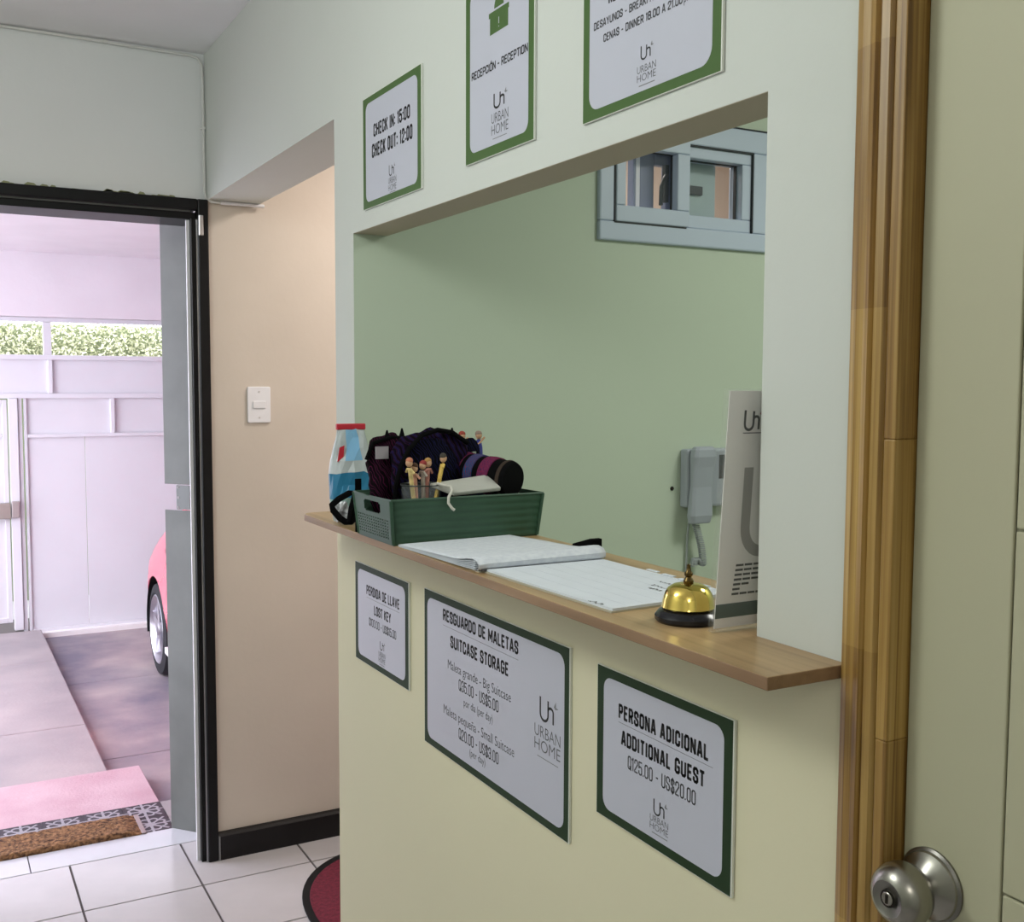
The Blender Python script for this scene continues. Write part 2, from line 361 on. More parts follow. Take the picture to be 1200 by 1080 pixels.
def put_strokes(parent, body, u0, u1, v0, v1, z, m, sw):
    """condensed square-shouldered capitals drawn as strokes of even weight"""
    H_ = v1-v0; hw = sw*H_/2; gl = []
    units = sum(GLY[c][0] for c in body); n = len(body); gap = sw*H_+.075*H_
    W_ = (u1-u0-gap*(n-1)-sw*H_)/units
    mb = MB(); x = u0+hw
    for c in body:
        gw, pls = GLY[c]
        for pl in pls:
            P = [Vector((x+a*gw*W_, v0+hw+b*(H_-2*hw))) for a, b in pl]
            for p, q in zip(P, P[1:]):
                d = (q-p).normalized(); nn_ = Vector((-d.y, d.x))*hw; e = d*hw*.55
                mb.add([(*(p-e+nn_), z), (*(p-e-nn_), z), (*(q+e-nn_), z), (*(q+e+nn_), z)], [(0, 1, 2, 3)])
        x += gw*W_+gap
    return mb.build('lettering', m, parent)
CAP = {}
def put_text(parent, body, u0, u1, v0, v1, z, m, offset=.012, name='lettering', flat=True):
    """lettering laid in the parent's local XY: baseline v0, capital top v1, from u0 to u1"""
    vs, fs = text_verts(body, offset)
    if offset not in CAP:
        hv, _ = text_verts('H', offset); CAP[offset] = (min(p[1] for p in hv), max(p[1] for p in hv))
    c0, c1 = CAP[offset]; x0 = min(p[0] for p in vs); x1 = max(p[0] for p in vs)
    sx = (u1-u0)/(x1-x0); sy = (v1-v0)/(c1-c0)
    mb = MB(); mb.add([(u0+(p[0]-x0)*sx, v0+(p[1]-c0)*sy, z) for p in vs], fs)
    return mb.build(name, m, parent)
def logo(parent, u0, u1, v0, v1, z, mi=None, leaf=None, wd=.1, name='logo_mark'):
    """monogram: a U whose right stem grows into an h, with a small leaf stroke"""
    w_, h_ = (u1-u0), (v1-v0)
    P = lambda x, y: (u0+x*w_, v0+y*h_)
    U = [P(.02, 1.0), P(.02, .45)]+[P(.30-.28*math.cos(a), .30-.30*math.sin(a)) for a in [PI*k/10 for k in range(11)]]+[P(.58, .45), P(.58, .95)]
    h = [P(.58, .50)]+[P(.76-.18*math.cos(a), .52+.16*math.sin(a)) for a in [PI*k/8 for k in range(1, 9)]]+[P(.94, .3), P(.94, .02)]
    mb = MB()
    for pl in (U, h):
        vs, fs = ribbon(pl, wd*w_); mb.add([(a, b, z) for a, b in vs], fs)
    mb.build(name, mi or M_ink, parent)
    lf = MB(); lf.add([(*P(1.12, 1.08), z), (*P(.98, .82), z), (*P(1.08, .72), z), (*P(1.30, .80), z), (*P(1.14, .84), z)], [(0, 1, 2, 4), (2, 3, 4)])
    lf.build('logo_leaf', leaf or M_ink3, parent)
# ================================================================== THE SETTING
XW, YD, ZC = .788, 3.425, 2.556           # reception wall plane, door wall plane, ceiling height
YG = 2.122                                 # sage wall of the booth
# ---- floor: grout bed with one object per tile
fl = MB(); fl.box(-1.35, 3.2, -1.7, 3.6, -.06, -.004)
floor = struct('floor', fl, M_grout, 'pale ceramic tile floor with dark grout lines', 'floor')
TX, TY, X0, Y0, G = .3455, .3395, .705, 3.5955, .0035
tile_mesh = MB().box(0, TX-G*2, 0, TY-G*2, -.006, 0).mesh('tile', M_tile)
for i in range(-6, 8):
    for j in range(1, 16):
        x, y = X0+i*TX+G, Y0-j*TY+G
        if x < -1.4 or x+TX > 3.35 or y < -1.6: continue
        if y < 1.9 and x > .9: continue                      # booth floor is never seen
        o = bpy.data.objects.new('tile', tile_mesh); COL.objects.link(o); o.location = (x, y, 0); o.parent = floor
bf = MB().box(.9, 2.6, -.3, 1.9, -.006, 0).build('booth_tiling', M_tile, floor)
# ---- threshold tiles in the doorway
for a, b in ((-.24, .245), (.248, .80)):
    MB().box(a, b, 3.5955, 3.735, -.06, .001).build('tile', M_thr, floor, bevel=.001)
# ---- ceiling
struct('ceiling', MB().box(-1.35, 3.2, -1.7, 3.6, ZC, ZC+.1), M_ceil, 'flat grey-white painted ceiling above the lobby', 'ceiling')
# ---- reception wall (right): pieces round the opening, the passage and the wooden door
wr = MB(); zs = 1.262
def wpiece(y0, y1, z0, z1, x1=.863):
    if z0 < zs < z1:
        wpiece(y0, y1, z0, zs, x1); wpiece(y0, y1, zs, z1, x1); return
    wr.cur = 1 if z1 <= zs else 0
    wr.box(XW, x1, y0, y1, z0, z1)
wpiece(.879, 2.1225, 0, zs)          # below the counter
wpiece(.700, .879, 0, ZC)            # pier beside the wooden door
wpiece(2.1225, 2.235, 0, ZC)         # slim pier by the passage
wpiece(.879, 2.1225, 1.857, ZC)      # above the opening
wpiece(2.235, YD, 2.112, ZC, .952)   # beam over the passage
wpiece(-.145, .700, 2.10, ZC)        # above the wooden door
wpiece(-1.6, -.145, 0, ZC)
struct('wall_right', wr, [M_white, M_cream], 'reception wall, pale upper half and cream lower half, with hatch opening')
# underside of the hatch, its shade put into a taupe colour
tag(MB().box(.7885, .8625, .880, 2.121, 1.8563, 1.857).build('trim_1', M_brown), 'shade-toned taupe underside of the reception hatch opening', 'trim', kind='structure')
# ---- sage wall of the booth with the small window hole
wg = MB(); wx0, wx1, wz0, wz1 = 1.395, 1.898, 1.892, 2.176
for (x0, x1, z0, z1) in ((.7885, wx0, 0, ZC), (wx1, 2.6, 0, ZC), (wx0, wx1, 0, wz0), (wx0, wx1, wz1, ZC)):
    wg.box(max(x0, .7885), x1, YG, YG+.0008, z0, z1)
    wg.box(max(x0, .863), x1, YG+.0008, 2.235, z0, z1)
struct('wall_booth', wg, M_green, 'sage green back wall seen through the reception hatch')
struct('wall_booth_side', MB().box(2.6, 2.7, -.4, 2.235, 0, ZC), M_green, 'sage green side wall inside the reception booth')
struct('wall_booth_near', MB().box(.863, 2.6, -.4, -.3, 0, ZC), M_green, 'sage green near wall inside the reception booth')
# ---- door wall
wf = MB()
wf.box(-.25, .7895, YD, 3.6, 2.112, ZC); wf.box(-1.25, -.25, YD, 3.6, 0, ZC)
struct('wall_front', wf, M_lint, 'grey-white wall above the black framed entrance doorway')
struct('wall_front_passage', MB().box(.790, 3.2, YD, 3.6, 0, ZC), M_beige, 'warm beige wall with light switch right of the doorway')
struct('wall_passage_end', MB().box(3.1, 3.2, 2.235, YD, 0, ZC), M_beige, 'beige end wall of the passage behind the reception')
struct('wall_passage_back', MB().box(.9525, wx0, 2.2355, 2.245, 0, ZC).box(wx1, 3.1, 2.2355, 2.245, 0, ZC).box(wx0, wx1, 2.2355, 2.245, 0, wz0).box(wx0, wx1, 2.2355, 2.245, wz1, ZC), M_beige, 'beige passage side of the booth wall')
struct('wall_left', MB().box(-1.35, -1.25, -1.7, 3.6, 0, ZC), M_white, 'plain pale wall on the left of the lobby')
struct('wall_back', MB().box(-1.25, XW, -1.7, -1.6, 0, ZC), M_white, 'plain pale wall behind the viewer')
# ---- chipped plaster above the door head
ch = MB()
for k in range(26):
    x = random.uniform(.15, .76); wdt = random.uniform(.008, .03); hh = random.uniform(.003, .010)
    ch.prism([(x-wdt, 2.111), (x+wdt, 2.111), (x+wdt*.5, 2.111+hh), (x-wdt*.3, 2.111+hh*1.2)], YD-.0015, YD+.002, 1)
tag(ch.build('trim_2', mat('chipped_paint', (.30, .31, .17), .9)), 'chipped greenish paint edge above the black door head', 'trim', kind='structure')
# ---- entrance door frame
d1 = tag(thing('door_1', loc=(.27, 3.5, 0)), 'open entrance doorway with a black steel frame', 'door frame', kind='structure')
def dpart(name, mb, m, bevel=.0015, parent=None, **k):
    o = mb.build(name, m, parent or d1, bevel=bevel, **k)
    if parent is None: o.location = (-.27, -3.5, 0)
    return o
dpart('frame_post', MB().box(.757, .7895, 3.402, 3.445, 0, 2.112), M_black, .004)
dpart('frame_stop', MB().box(.7385, .7535, 3.418, 3.443, 0, 2.055), M_black, .002)
dpart('frame_highlight', MB().box(.7535, .757, 3.414, 3.44, 0, 2.05), M_lsteel, 0)  # bright strip drawn as the highlight in the frame gap
dpart('lit_edge_strip', MB().box(.7275, .7385, 3.436, 3.446, 0, 2.05), M_plastic, .001)  # outdoor light on the frame edge, drawn as a white strip
dpart('frame_head', MB().box(-.25, .757, 3.402, 3.60, 2.078, 2.112), M_black, .004)
dpart('head_stop', MB().box(-.235, .7565, 3.43, 3.60, 2.052, 2.074), M_black, .002)
dpart('head_bead', MB().box(-.235, .7385, 3.425, 3.55, 2.074, 2.078), M_steel, 0)
dpart('frame_post', MB().box(-.25, -.218, 3.402, 3.60, 0, 2.078), M_black, .004)
dpart('latch_hook', MB().box(.758, .772, 3.394, 3.404, 2.0, 2.062), M_lsteel, .002)
# grey steel lock plate with a notch for the electric strike
A, B = Vector((.708, 3.742)), Vector((.785, 3.652))
def plate(t0, t1, z0, z1, mb):
    p, q = A.lerp(B, t0), A.lerp(B, t1); d = (B-A).normalized(); n = Vector((d.y, -d.x))*-.004
    pts = [p, q, q-n, p-n]
    mb.prism([tuple(k) for k in pts], z0, z1, 2); return mb
pl = MB(); plate(0, 1, 0, 1.115, pl); plate(0, 1, 1.203, 2.10, pl); plate(.9, 1, 1.115, 1.203, pl)
dpart('lock_plate', pl, M_steel, .001)
st = MB(); plate(.40, .86, 1.118, 1.200, st)
so = dpart('electric_strike', st, mat('strike_grey', (.19, .20, .20), .4), .001)
for z in (1.125, 1.158, 1.193):
    q = A.lerp(B, .44); MB().box(q.x-.003, q.x+.003, q.y-.008, q.y-.002, z-.004, z+.004).build('screw', M_lsteel, so)
# ---- baseboard
bb = MB().prism([(3.403, 0), (YD, 0), (YD, .088), (3.410, .086), (3.403, .078)], .7905, 3.1, 0)
struct('baseboard_front', bb, M_base, 'glossy black baseboard under the beige passage wall', 'baseboard')
MB().box(.7895, .7945, 3.4005, 3.412, 0, .080).build('end_cap', mat('end_cap_grey', (.22, .22, .23), .4), bpy.data.objects['baseboard_front'], bevel=.001)
# ---- small sliding window in the booth
wn = tag(thing('window_1', loc=(1.68, YG, wz0)), 'small blue-grey sliding window high in the sage wall', 'window', kind='structure')
def wpart(name, mb, m, bevel=.002, parent=None):
    o = mb.build(name, m, parent or wn, bevel=bevel)
    if parent is None: o.location = (-1.68, -YG, -wz0)
    return o
def ring(x0, x1, z0, z1, t, y0, y1, tb=None):
    tb = tb or t
    mb = MB(); mb.box(x0, x1, y0, y1, z0, z0+tb); mb.box(x0, x1, y0, y1, z1-t, z1); mb.box(x0, x0+t, y0, y1, z0+tb, z1-t); mb.box(x1-t, x1, y0, y1, z0+tb, z1-t)
    return mb
fr = ring(1.388, 1.905, 1.884, 2.183, .055, YG-.012, YG+.075, .045); fr.v = [(x if not (1.43 < x < 1.45) else 1.4285, y, z) for x, y, z in fr.v]
wpart('window_frame', fr, M_pvc, .004)
wpart('gasket_shadow_lines', MB().box(1.64, 1.85, YG-.0125, YG-.006, 2.1245, 2.128).box(1.8465, 1.85, YG-.0125, YG-.006, 1.929, 2.128).box(1.43, 1.64, YG-.0125, YG-.006, 1.925, 1.929).box(1.4285, 1.432, YG-.0125, YG-.006, 1.925, 2.128).box(1.388, 1.905, YG-.013, YG-.002, 2.183, 2.1855), M_gasket, 0)  # gasket lines, plus shadow lines drawn above the frame and below the sash
sm = ring(1.432, 1.647, 1.929, 2.140, .038, YG-.016, YG+.016); sm.v = [(1.459 if abs(x-1.470) < .001 else x, y, z) for x, y, z in sm.v]
s1 = wpart('sash', sm, M_pvc, .003)
wpart('gasket', ring(1.4575, 1.611, 1.9655, 2.1035, .0035, YG+.006, YG+.012), M_gasket, 0, s1)
wpart('pane', MB().box(1.458, 1.613, YG+.010, YG+.013, 1.963, 2.11), M_glass, 0, s1)
sm = ring(1.640, 1.850, 1.929, 2.130, .032, YG-.006, YG+.046); sm.v = [(1.652 if abs(x-1.672) < .001 else x, y, z) for x, y, z in sm.v]
s2 = wpart('sash', sm, M_pvc, .003)
wpart('glazing_bead', ring(1.651, 1.820, 1.959, 2.100, .004, YG+.016, YG+.026), M_gasket, 0, s2)
wpart('pane', MB().box(1.652, 1.818, YG+.034, YG+.037, 1.958, 2.113), M_glass, 0, s2)
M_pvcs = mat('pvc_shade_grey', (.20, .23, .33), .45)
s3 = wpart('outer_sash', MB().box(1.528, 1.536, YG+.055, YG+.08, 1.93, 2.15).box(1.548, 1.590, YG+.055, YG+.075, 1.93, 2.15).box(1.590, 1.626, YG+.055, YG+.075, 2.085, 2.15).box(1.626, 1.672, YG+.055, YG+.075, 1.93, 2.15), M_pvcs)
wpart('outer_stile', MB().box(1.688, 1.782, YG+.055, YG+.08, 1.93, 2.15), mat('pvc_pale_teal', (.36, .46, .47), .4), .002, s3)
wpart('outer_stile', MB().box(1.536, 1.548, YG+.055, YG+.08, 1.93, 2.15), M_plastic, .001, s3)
hd = MB().box(1.613, 1.624, YG+.040, YG+.052, 1.995, 2.085)
hd.tube([(1.616, YG+.038, 2.060), (1.606, YG+.034, 2.050), (1.597, YG+.034, 2.03), (1.596, YG+.034, 1.985)], .005, 8)
wpart('handle', hd, M_gasket, .0, s3)
wpart('handle', MB().box(1.690, 1.735, YG+.046, YG+.056, 2.022, 2.044), M_gasket, .001, s3)
# ---- wooden door on the right: casing, jamb, leaf with stile, rails and panels
d2 = tag(thing('door_2', loc=(.80, .29, 0)), 'cream green panelled door in a varnished pine casing', 'door', kind='structure')
def d2part(name, mb, m, bevel=.001, parent=None, smooth=False):
    o = mb.build(name, m, parent or d2, bevel=bevel, smooth=smooth)
    if parent is None: o.location = (-.80, -.29, 0)
    return o
def casing(sgn, y_in):
    """moulded profile; y grows away from the door"""
    prof = [(0, .788), (0, .772), (.004, .768), (.010, .768), (.0125, .7735), (.015, .7735), (.018, .7665), (.026, .7665), (.029, .7705), (.037, .7705), (.041, .7725), (.047, .7745), (.049, .788)]
    pts = [(x, y_in+sgn*d) for d, x in prof]
    return pts
PROF = [(0, .788), (0, .772), (.003, .7675), (.011, .7665), (.014, .772), (.017, .772), (.0195, .7675), (.027, .7695), (.036, .7695), (.046, .7735), (.048, .788)]
zcut = [0, .36, .71, 1.03, 1.30, 1.62, 1.86, 2.15]
for k in range(len(zcut)-1):
    d2part('casing_stave', MB().prism([(x, .696+d) for d, x in PROF], zcut[k], zcut[k+1], 2), M_pine if k % 2 else M_pine2, 0)
d2part('casing_stave', MB().prism([(x, -.141-d) for d, x in PROF], 0, 2.15, 2), M_pine, 0)
d2part('casing_head', MB().box(.768, .788, -.141, .696, 2.10, 2.15), M_pine, .003)
jc = [0, .52, .98, 1.22, 1.50, 1.95, 2.10]
for k in range(len(jc)-1):
    d2part('jamb_stave', MB().box(.7685, .87, .680, .6935, jc[k], jc[k+1]), M_pine2 if k % 2 else M_pine, .0015)
d2part('jamb_stave', MB().box(.7685, .87, -.139, -.126, 0, 2.10), M_pine, .0015)
d2part('jamb_head', MB().box(.7685, .87, -.126, .680, 2.088, 2.10), M_pine, .0015)
leaf = d2part('door_leaf', MB().box(.7985, .833, -.124, .678, .005, 2.086), M_groove, .001)
def lp(name, y0, y1, z0, z1, x=.794): d2part(name, MB().box(x, .7985, y0, y1, z0, z1), M_door, .0015, leaf)
lp('stile', .5755, .678, .005, 2.086); lp('stile', -.124, -.022, .005, 2.086)
g = .0022
for z0, z1 in ((.005, .20), (1.117, 1.428), (1.95, 2.086)): lp('rail', -.022+g, .5755-g, z0, z1)
lp('stile', .24, .32, .20+g, 1.117-g); lp('stile', .24, .32, 1.428+g, 1.95-g)
for y0, y1 in ((-.022, .24), (.32, .5755)):
    for z0, z1 in ((.20, 1.117), (1.428, 1.95)): lp('panel', y0+g, y1-g, z0+g, z1-g, .7945)
# knob
kc = (.794, .6445, 1.094)
kn = MB().lathe([(.002, 0), (.0315, 0), (.0318, .003), (.030, .0065), (.024, .0095), (.0165, .0155), (.0132, .0180), (.0150, .0195), (.020, .0220), (.0260, .0280), (.0288, .0365), (.0284, .045), (.0250, .0525), (.0190, .0575), (.0160, .0588)], kc, '-X', 48, cap=False)
k_o = d2part('door_knob', kn, M_satin, 0, leaf, True)
kf = MB().lathe([(.006, .0560), (.0150, .0582), (.0162, .0589)], kc, '-X', 32, cap=False)
d2part('knob_face', kf, M_satin_d, 0, leaf, True)
ck = MB().lathe([(.0064, .055), (.0064, .0585), (.0055, .0592), (.0001, .0592)], kc, '-X', 24)
d2part('key_cylinder', ck, M_satin, 0, leaf, True)
d2part('cylinder_ring', MB().lathe([(.0064, .0575), (.0078, .0580), (.0078, .0586), (.0064, .0590)], kc, '-X', 24, cap=False), M_dark, 0, leaf, True)
d2part('keyhole', MB().box(kc[0]-.0598, kc[0]-.0590, kc[1]-.0012, kc[1]+.0012, kc[2]-.004, kc[2]+.004), M_dark, 0, leaf)
d2part('rosette_ring', MB().lathe([(.0300, .0), (.0335, .0), (.0337, .0025), (.0315, .0045)], kc, '-X', 48), M_satin_d, 0, leaf, True)
# ---- ceiling lamp housings (the room's lamps, plus one added fill lamp behind the view)
def lamp(name, label, x, y, sx, sy):
    t = thing(name, label, 'lamp', (x, y, ZC))
    MB().box(-sx/2-.03, sx/2+.03, -sy/2-.03, sy/2+.03, -.035, 0).build('housing', M_plastic, t, bevel=.004)
lamp('ceiling_lamp', 'round white ceiling lamp base over the lobby floor', -.50, 1.40, .16, .16)
lamp('ceiling_lamp', 'round white base for the added fill lamp behind the viewer', -.45, -.85, .16, .16)
lamp('ceiling_lamp', 'square white ceiling lamp inside the booth', 2.15, .95, .5, .5)
lamp('ceiling_lamp', 'small white ceiling lamp over the passage', 1.75, 2.83, .35, .35)
# ---- surface cable along the ceiling and down the corner
cb = MB().tube([(-.3, 3.415, 2.549), (.22, 3.415, 2.549), (.42, 3.416, 2.5485), (.60, 3.415, 2.546), (.74, 3.415, 2.545), (.765, 3.414, 2.540), (.779, 3.412, 2.52), (.781, 3.412, 2.40), (.7805, 3.412, 2.28), (.7812, 3.412, 2.135), (.784, 3.408, 2.118), (.800, 3.405, 2.1065), (.83, 3.405, 2.106)], .0042, 8)
tag(thing('surface_cable', loc=(0, 0, 0)), 'thin white cable run along the ceiling edge and wall corner', 'cable')
cbl = bpy.data.objects['surface_cable']; cb.build('cable_run', M_cable, cbl, smooth=True)
MB().tube([(.828, 3.405, 2.106), (.965, 3.405, 2.106)], .0055, 10).build('cable_sleeve', M_plastic, cbl, smooth=True)
for p in ((.50, 3.414, 2.548), (.7805, 3.414, 2.33)): MB().box(p[0]-.007, p[0]+.007, p[1]-.007, p[1]+.01, p[2]-.004, p[2]+.004).build('cable_clip', M_cable, cbl, bevel=.001)
# ---- light switch
sw = thing('light_switch', 'white single rocker light switch plate on the beige wall', 'switch', (.945, YD, 1.476))
MB().prism([(x-.0375, z-.058) for x, z in rrect(.075, .116, .006)], -.007, 0, 1).build('plate', M_plastic, sw, bevel=.002)
MB().prism([(x-.021, z-.0115) for x, z in rrect(.042, .023, .003)], -.0105, -.007, 1).build('rocker', M_plastic, sw, bevel=.0015)
for z in (-.042, .042): MB().lathe([(.003, 0), (.003, .0012)], (0, -.0070, z), '-Y', 12).build('screw', M_lsteel, sw)
# ---- burgundy mat
def oval(cx, cy, a, b, n=64, e=2.3):
    return [(cx+math.copysign(abs(math.cos(t))**(2/e), math.cos(t))*a, cy+math.copysign(abs(math.sin(t))**(2/e), math.sin(t))*b) for t in [2*PI*k/n for k in range(n)]]
fm = thing('floor_mat', 'burgundy oval floor mat with black rubber rim in the passage', 'mat', (1.29, 2.84, 0))
MB().prism(oval(0, 0, .367, .435), .0, .007).build('rubber_rim', M_rubber, fm, bevel=.003)
MB().prism(oval(0, 0, .346, .402), .007, .0105).build('pile', M_carpet, fm, bevel=.002)
# ================================================================== OUTSIDE
ZG = -.11
struct('ground_street', MB().box(-6, 9, 7.9, 13, -.3, -.125), M_road, 'pale street surface beyond the gate', 'ground')
dv = MB()
dvb = struct('floor_driveway', MB().box(.0, 5, 3.6, 7.9, -.35, ZG-.012), M_grout, 'stained concrete driveway slabs beside the walkway', 'ground')
for (x0, x1) in ((.62, 2.2), (2.205, 4.9)):
    for (y0, y1) in ((3.6, 4.88), (4.886, 6.2), (6.206, 7.9)):
        MB().box(x0, x1, y0, y1, ZG-.05, ZG).build('slab', M_drive, dvb, bevel=.004)
wk = struct('floor_walkway', MB().box(-3, .60, 4.3, 7.9, -.35, -.066), M_grout, 'raised concrete walkway slabs leading to the gate', 'path')
for (y0, y1) in ((4.562, 5.25), (5.256, 6.55), (6.556, 7.42)):
    for (x0, x1) in ((-1.2, .612), (-2.9, -1.206)):
        MB().box(x0, x1, y0, y1, -.12, -.05).build('slab', M_conc, wk, bevel=.005)
stp = struct('step_landing', MB().box(-.45, .735, 4.0, 4.56, -.33, -.045), M_pink, 'pink painted concrete step outside the doorway', 'step', bevel=.004)
ld = struct('floor_landing', MB().box(-.45, .762, 3.736, 4.005, -.3, -.012), M_conc, 'landing of black and white star patterned cement tiles', 'landing')
ts = .1345
tm = MB().box(0, ts-.001, 0, ts-.001, -.012, 0).mesh('tile', M_star)
for i in range(8):
    for j in range(2):
        o = bpy.data.objects.new('tile', tm); COL.objects.link(o); o.location = (.715-(i+1)*ts, 3.7365+j*ts, 0); o.parent = ld
MB().box(.716, .762, 3.7365, 4.003, -.012, -.001).build('edge_strip', M_conc, ld)
# coir mat
dm = thing('doormat', 'brown coir doormat on the patterned tiles outside the doorway', 'mat', (.20, 3.815, .001))
cm = MB()
def coirP(s, t):
    x = -.405+.81*s; y = -.085+.17*t
    e = min(s, 1-s, t, 1-t)
    return (x, y, .004+.012*min(1, e*20)+.004*mnoise.noise(Vector((x*60, y*60, 1))))
cm.grid(coirP, 90, 24); cm.box(-.405, .405, -.085, .085, 0, .004)
cm.build('coir_pile', M_coir, dm, smooth=True)
MB().box(.405, .420, -.088, .088, 0, .006).build('mat_edge', mat('mat_trim', (.35, .28, .28), .8), dm, bevel=.001)
# ---- carport roof, beam, side wall
struct('ceiling_carport', MB().box(-.9, 3.3, 3.6, 7.75, 2.36, 2.46), M_lav, 'lavender white carport ceiling outside the doorway', 'ceiling')
struct('beam_gate', MB().box(-3, 3.6, 7.42, 7.62, 1.956, 2.36), M_lav, 'lavender white beam above the driveway gate', 'beam')
struct('wall_house_front', MB().box(.79, 5, 3.6, 3.66, -.3, 2.36).box(-3, -.25, 3.6, 3.66, -.3, 2.36).box(-.25, .79, 3.6, 3.66, 2.115, 2.36), M_lav, 'outer face of the house wall around the doorway')
struct('wall_carport_side', MB().box(3.35, 3.5, 3.66, 7.5, -.3, 2.36), M_lav, 'pale side wall of the carport beyond the car')
# ---- driveway gate
MB().box(.52, 3.34, 7.43, 7.495, ZG-.02, ZG+.032).build('under_gate_light', mat('gap_light_white', (.86, .84, .82), .6), dvb)  # white box standing for the bright light gap under the gate
GY = 7.5
gt = thing('driveway_gate', 'tall pale lavender sheet steel driveway gate with hedge slot', 'gate', (1.9, GY, -.09))
def gp(name, x0, x1, z0, z1, m=M_gate, d0=-.02, d1=.02, bevel=.003):
    o = MB().box(x0, x1, GY+d0, GY+d1, z0, z1).build(name, m, gt, bevel=bevel); o.location = (-1.9, -GY, .09); return o
for (z0, z1) in ((1.926, 1.955), (1.685, 1.716), (1.438, 1.470)): gp('rail', -2.9, 3.34, z0, z1)
gp('rail', .568, 3.34, 1.186, 1.208); gp('rail', .568, 3.34, -.09, -.06, d0=-.012)
for x in (.676, 2.05, -1.3): gp('post', x, x+.049, 1.716, 1.926, d0=-.015)
for x in (.699, 2.07, -1.28): gp('post', x, x+.028, 1.470, 1.685, d0=-.018)
gp('post', .460, .514, -.05, 1.438, d0=-.035); gp('post', .5165, .540, -.09, 1.438, d0=-.02); gp('post', .550, .568, -.09, 1.438, d0=-.014)
for x in (1.075, 2.15): gp('post', x, x+.026, 1.208, 1.438)
gp('post', 3.30, 3.34, -.09, 1.438)
for x0, x1 in ((-2.9, -1.28), (-1.252, .699), (.727, 2.07), (2.098, 3.34)): gp('panel', x0, x1, 1.470, 1.685, d0=.004, d1=.008, bevel=0)
for x0, x1 in ((.568, 1.075), (1.101, 2.15), (2.176, 3.30)): gp('panel', x0, x1, 1.208, 1.438, d0=.004, d1=.008, bevel=0)
for x0, x1 in ((.568, .912), (.9145, 1.62), (1.6225, 2.45), (2.4525, 3.30)): gp('panel', x0, x1, -.06, 1.186, d0=.002, d1=.006, bevel=.0015)
pg = thing('pedestrian_gate', 'white steel pedestrian gate leaf with a lock box beside the driveway gate', 'gate', (0, GY, -.04))
def pp(name, x0, x1, z0, z1, m=M_gatel, d0=-.02, d1=.015, bevel=.003):
    o = MB().box(x0, x1, GY+d0, GY+d1, z0, z1).build(name, m, pg, bevel=bevel); o.location = (0, -GY, .04); return o
pp('stile', .425, .452, 0, 1.43); pp('stile', -.45, -.42, 0, 1.43); pp('rail', -.42, .425, 1.40, 1.43); pp('rail', -.42, .425, 0, .03); pp('rail', -.42, .425, 1.19, 1.215)
pp('panel', -.42, .425, .03, 1.19, d0=.0, d1=.004, bevel=0); pp('panel', -.42, .425, 1.215, 1.40, d0=.0, d1=.004, bevel=0)
lk = pp('lock_box', .33, .455, .675, .775, mat('lock_grey', (.38, .34, .30), .4, metal=.5), -.06, -.02)
o = MB().box(.462, .506, GY-.065, GY-.035, .68, .785).build('lock_keeper', mat('lock_keeper_grey', (.42, .38, .36), .4, metal=.5), pg, bevel=.004); o.location = (0, -GY, .04)
fx = thing('fixed_gate_panel', 'fixed white steel panel left of the pedestrian gate', 'gate', (-1.6, GY, -.04))
o = MB().box(-2.9, -.46, GY-.01, GY+.01, -.04, 1.437).build('panel', M_gatel, fx); o.location = (1.6, -GY, .04)
# ---- hedge beyond the gate
hg = thing('hedge', 'clipped leafy hedge glimpsed through the slot over the gate', 'hedge', (1.2, 9.2, -.12))
core = MB().box(-4, 4, -.35, .5, 0, 2.10).build('hedge_core', M_leafd, hg)
lv = MB()
for k in range(26000):
    x = random.uniform(-2.2, 2.2); z = random.uniform(1.6, 2.30); top = 2.19+.07*mnoise.noise(Vector((x*3, 0, 0)))
    if z > top: continue
    y = random.uniform(-.5, -.33) if z < 2.10 else random.uniform(-.5, .3)
    s = random.uniform(.009, .021); d = Vector((random.gauss(0, 1), random.gauss(-.6, 1), random.gauss(.4, 1))).normalized()
    a = d.orthogonal().normalized(); b = d.cross(a); th = random.uniform(0, 6.28); a, b = a*math.cos(th)+b*math.sin(th), b*math.cos(th)-a*math.sin(th)
    c = Vector((x, y, z))
    lv.add([c-a*s, c+b*s*.45, c+a*s, c-b*s*.45], [(0, 1, 2, 3)])
tag(lv.build('foliage', M_leaf, hg), kind='stuff')
# ---- red car nosed up to the gate
car = thing('parked_car', 'small red hatchback parked on the driveway by the gate', 'car', (1.915, 5.36, ZG))
LEN = 3.28
def interp(tb, x):
    for (a, va), (b, vb) in zip(tb, tb[1:]):
        if a <= x <= b:
            t = (x-a)/(b-a) if b > a else 0; t = t*t*(3-2*t) if False else t
            return va+(vb-va)*t
    return tb[0][1] if x < tb[0][0] else tb[-1][1]
HW = [(-1.64, .56), (-1.58, .70), (-1.4, .78), (-.9, .81), (.9, .815), (1.05, .812), (1.25, .775), (1.42, .70), (1.54, .58), (1.62, .40), (1.66, .22)]
SH = [(-1.64, .80), (-1.4, .93), (-.6, .95), (.35, .93), (.60, .865), (.85, .77), (1.1, .665), (1.3, .60), (1.5, .53), (1.66, .46)]
TP = [(-1.64, .86), (-1.4, .98), (-.6, .99), (.35, .97), (.60, .93), (.85, .87), (1.1, .80), (1.3, .73), (1.5, .62), (1.66, .50)]
ST = [-1.64+.055*k for k in range(61)]
ST = [s_ for s_ in ST if s_ <= 1.66]
bm_ = MB(); rows = []
for y in ST:
    hw, sh, tp = interp(HW, y), interp(SH, y), interp(TP, y)
    half = [(hw*.93, .19), (hw*.985, .30), (hw, .42), (hw*1.0, .52), (hw*.985, sh-.06), (hw*.955, sh), (hw*.86, sh+(tp-sh)*.62), (hw*.5, tp), (0, tp+.015)]
    ring_ = [(-a, y, b) for a, b in half]+[(a, y, b) for a, b in reversed(half[:-1])]
    rows.append(ring_)
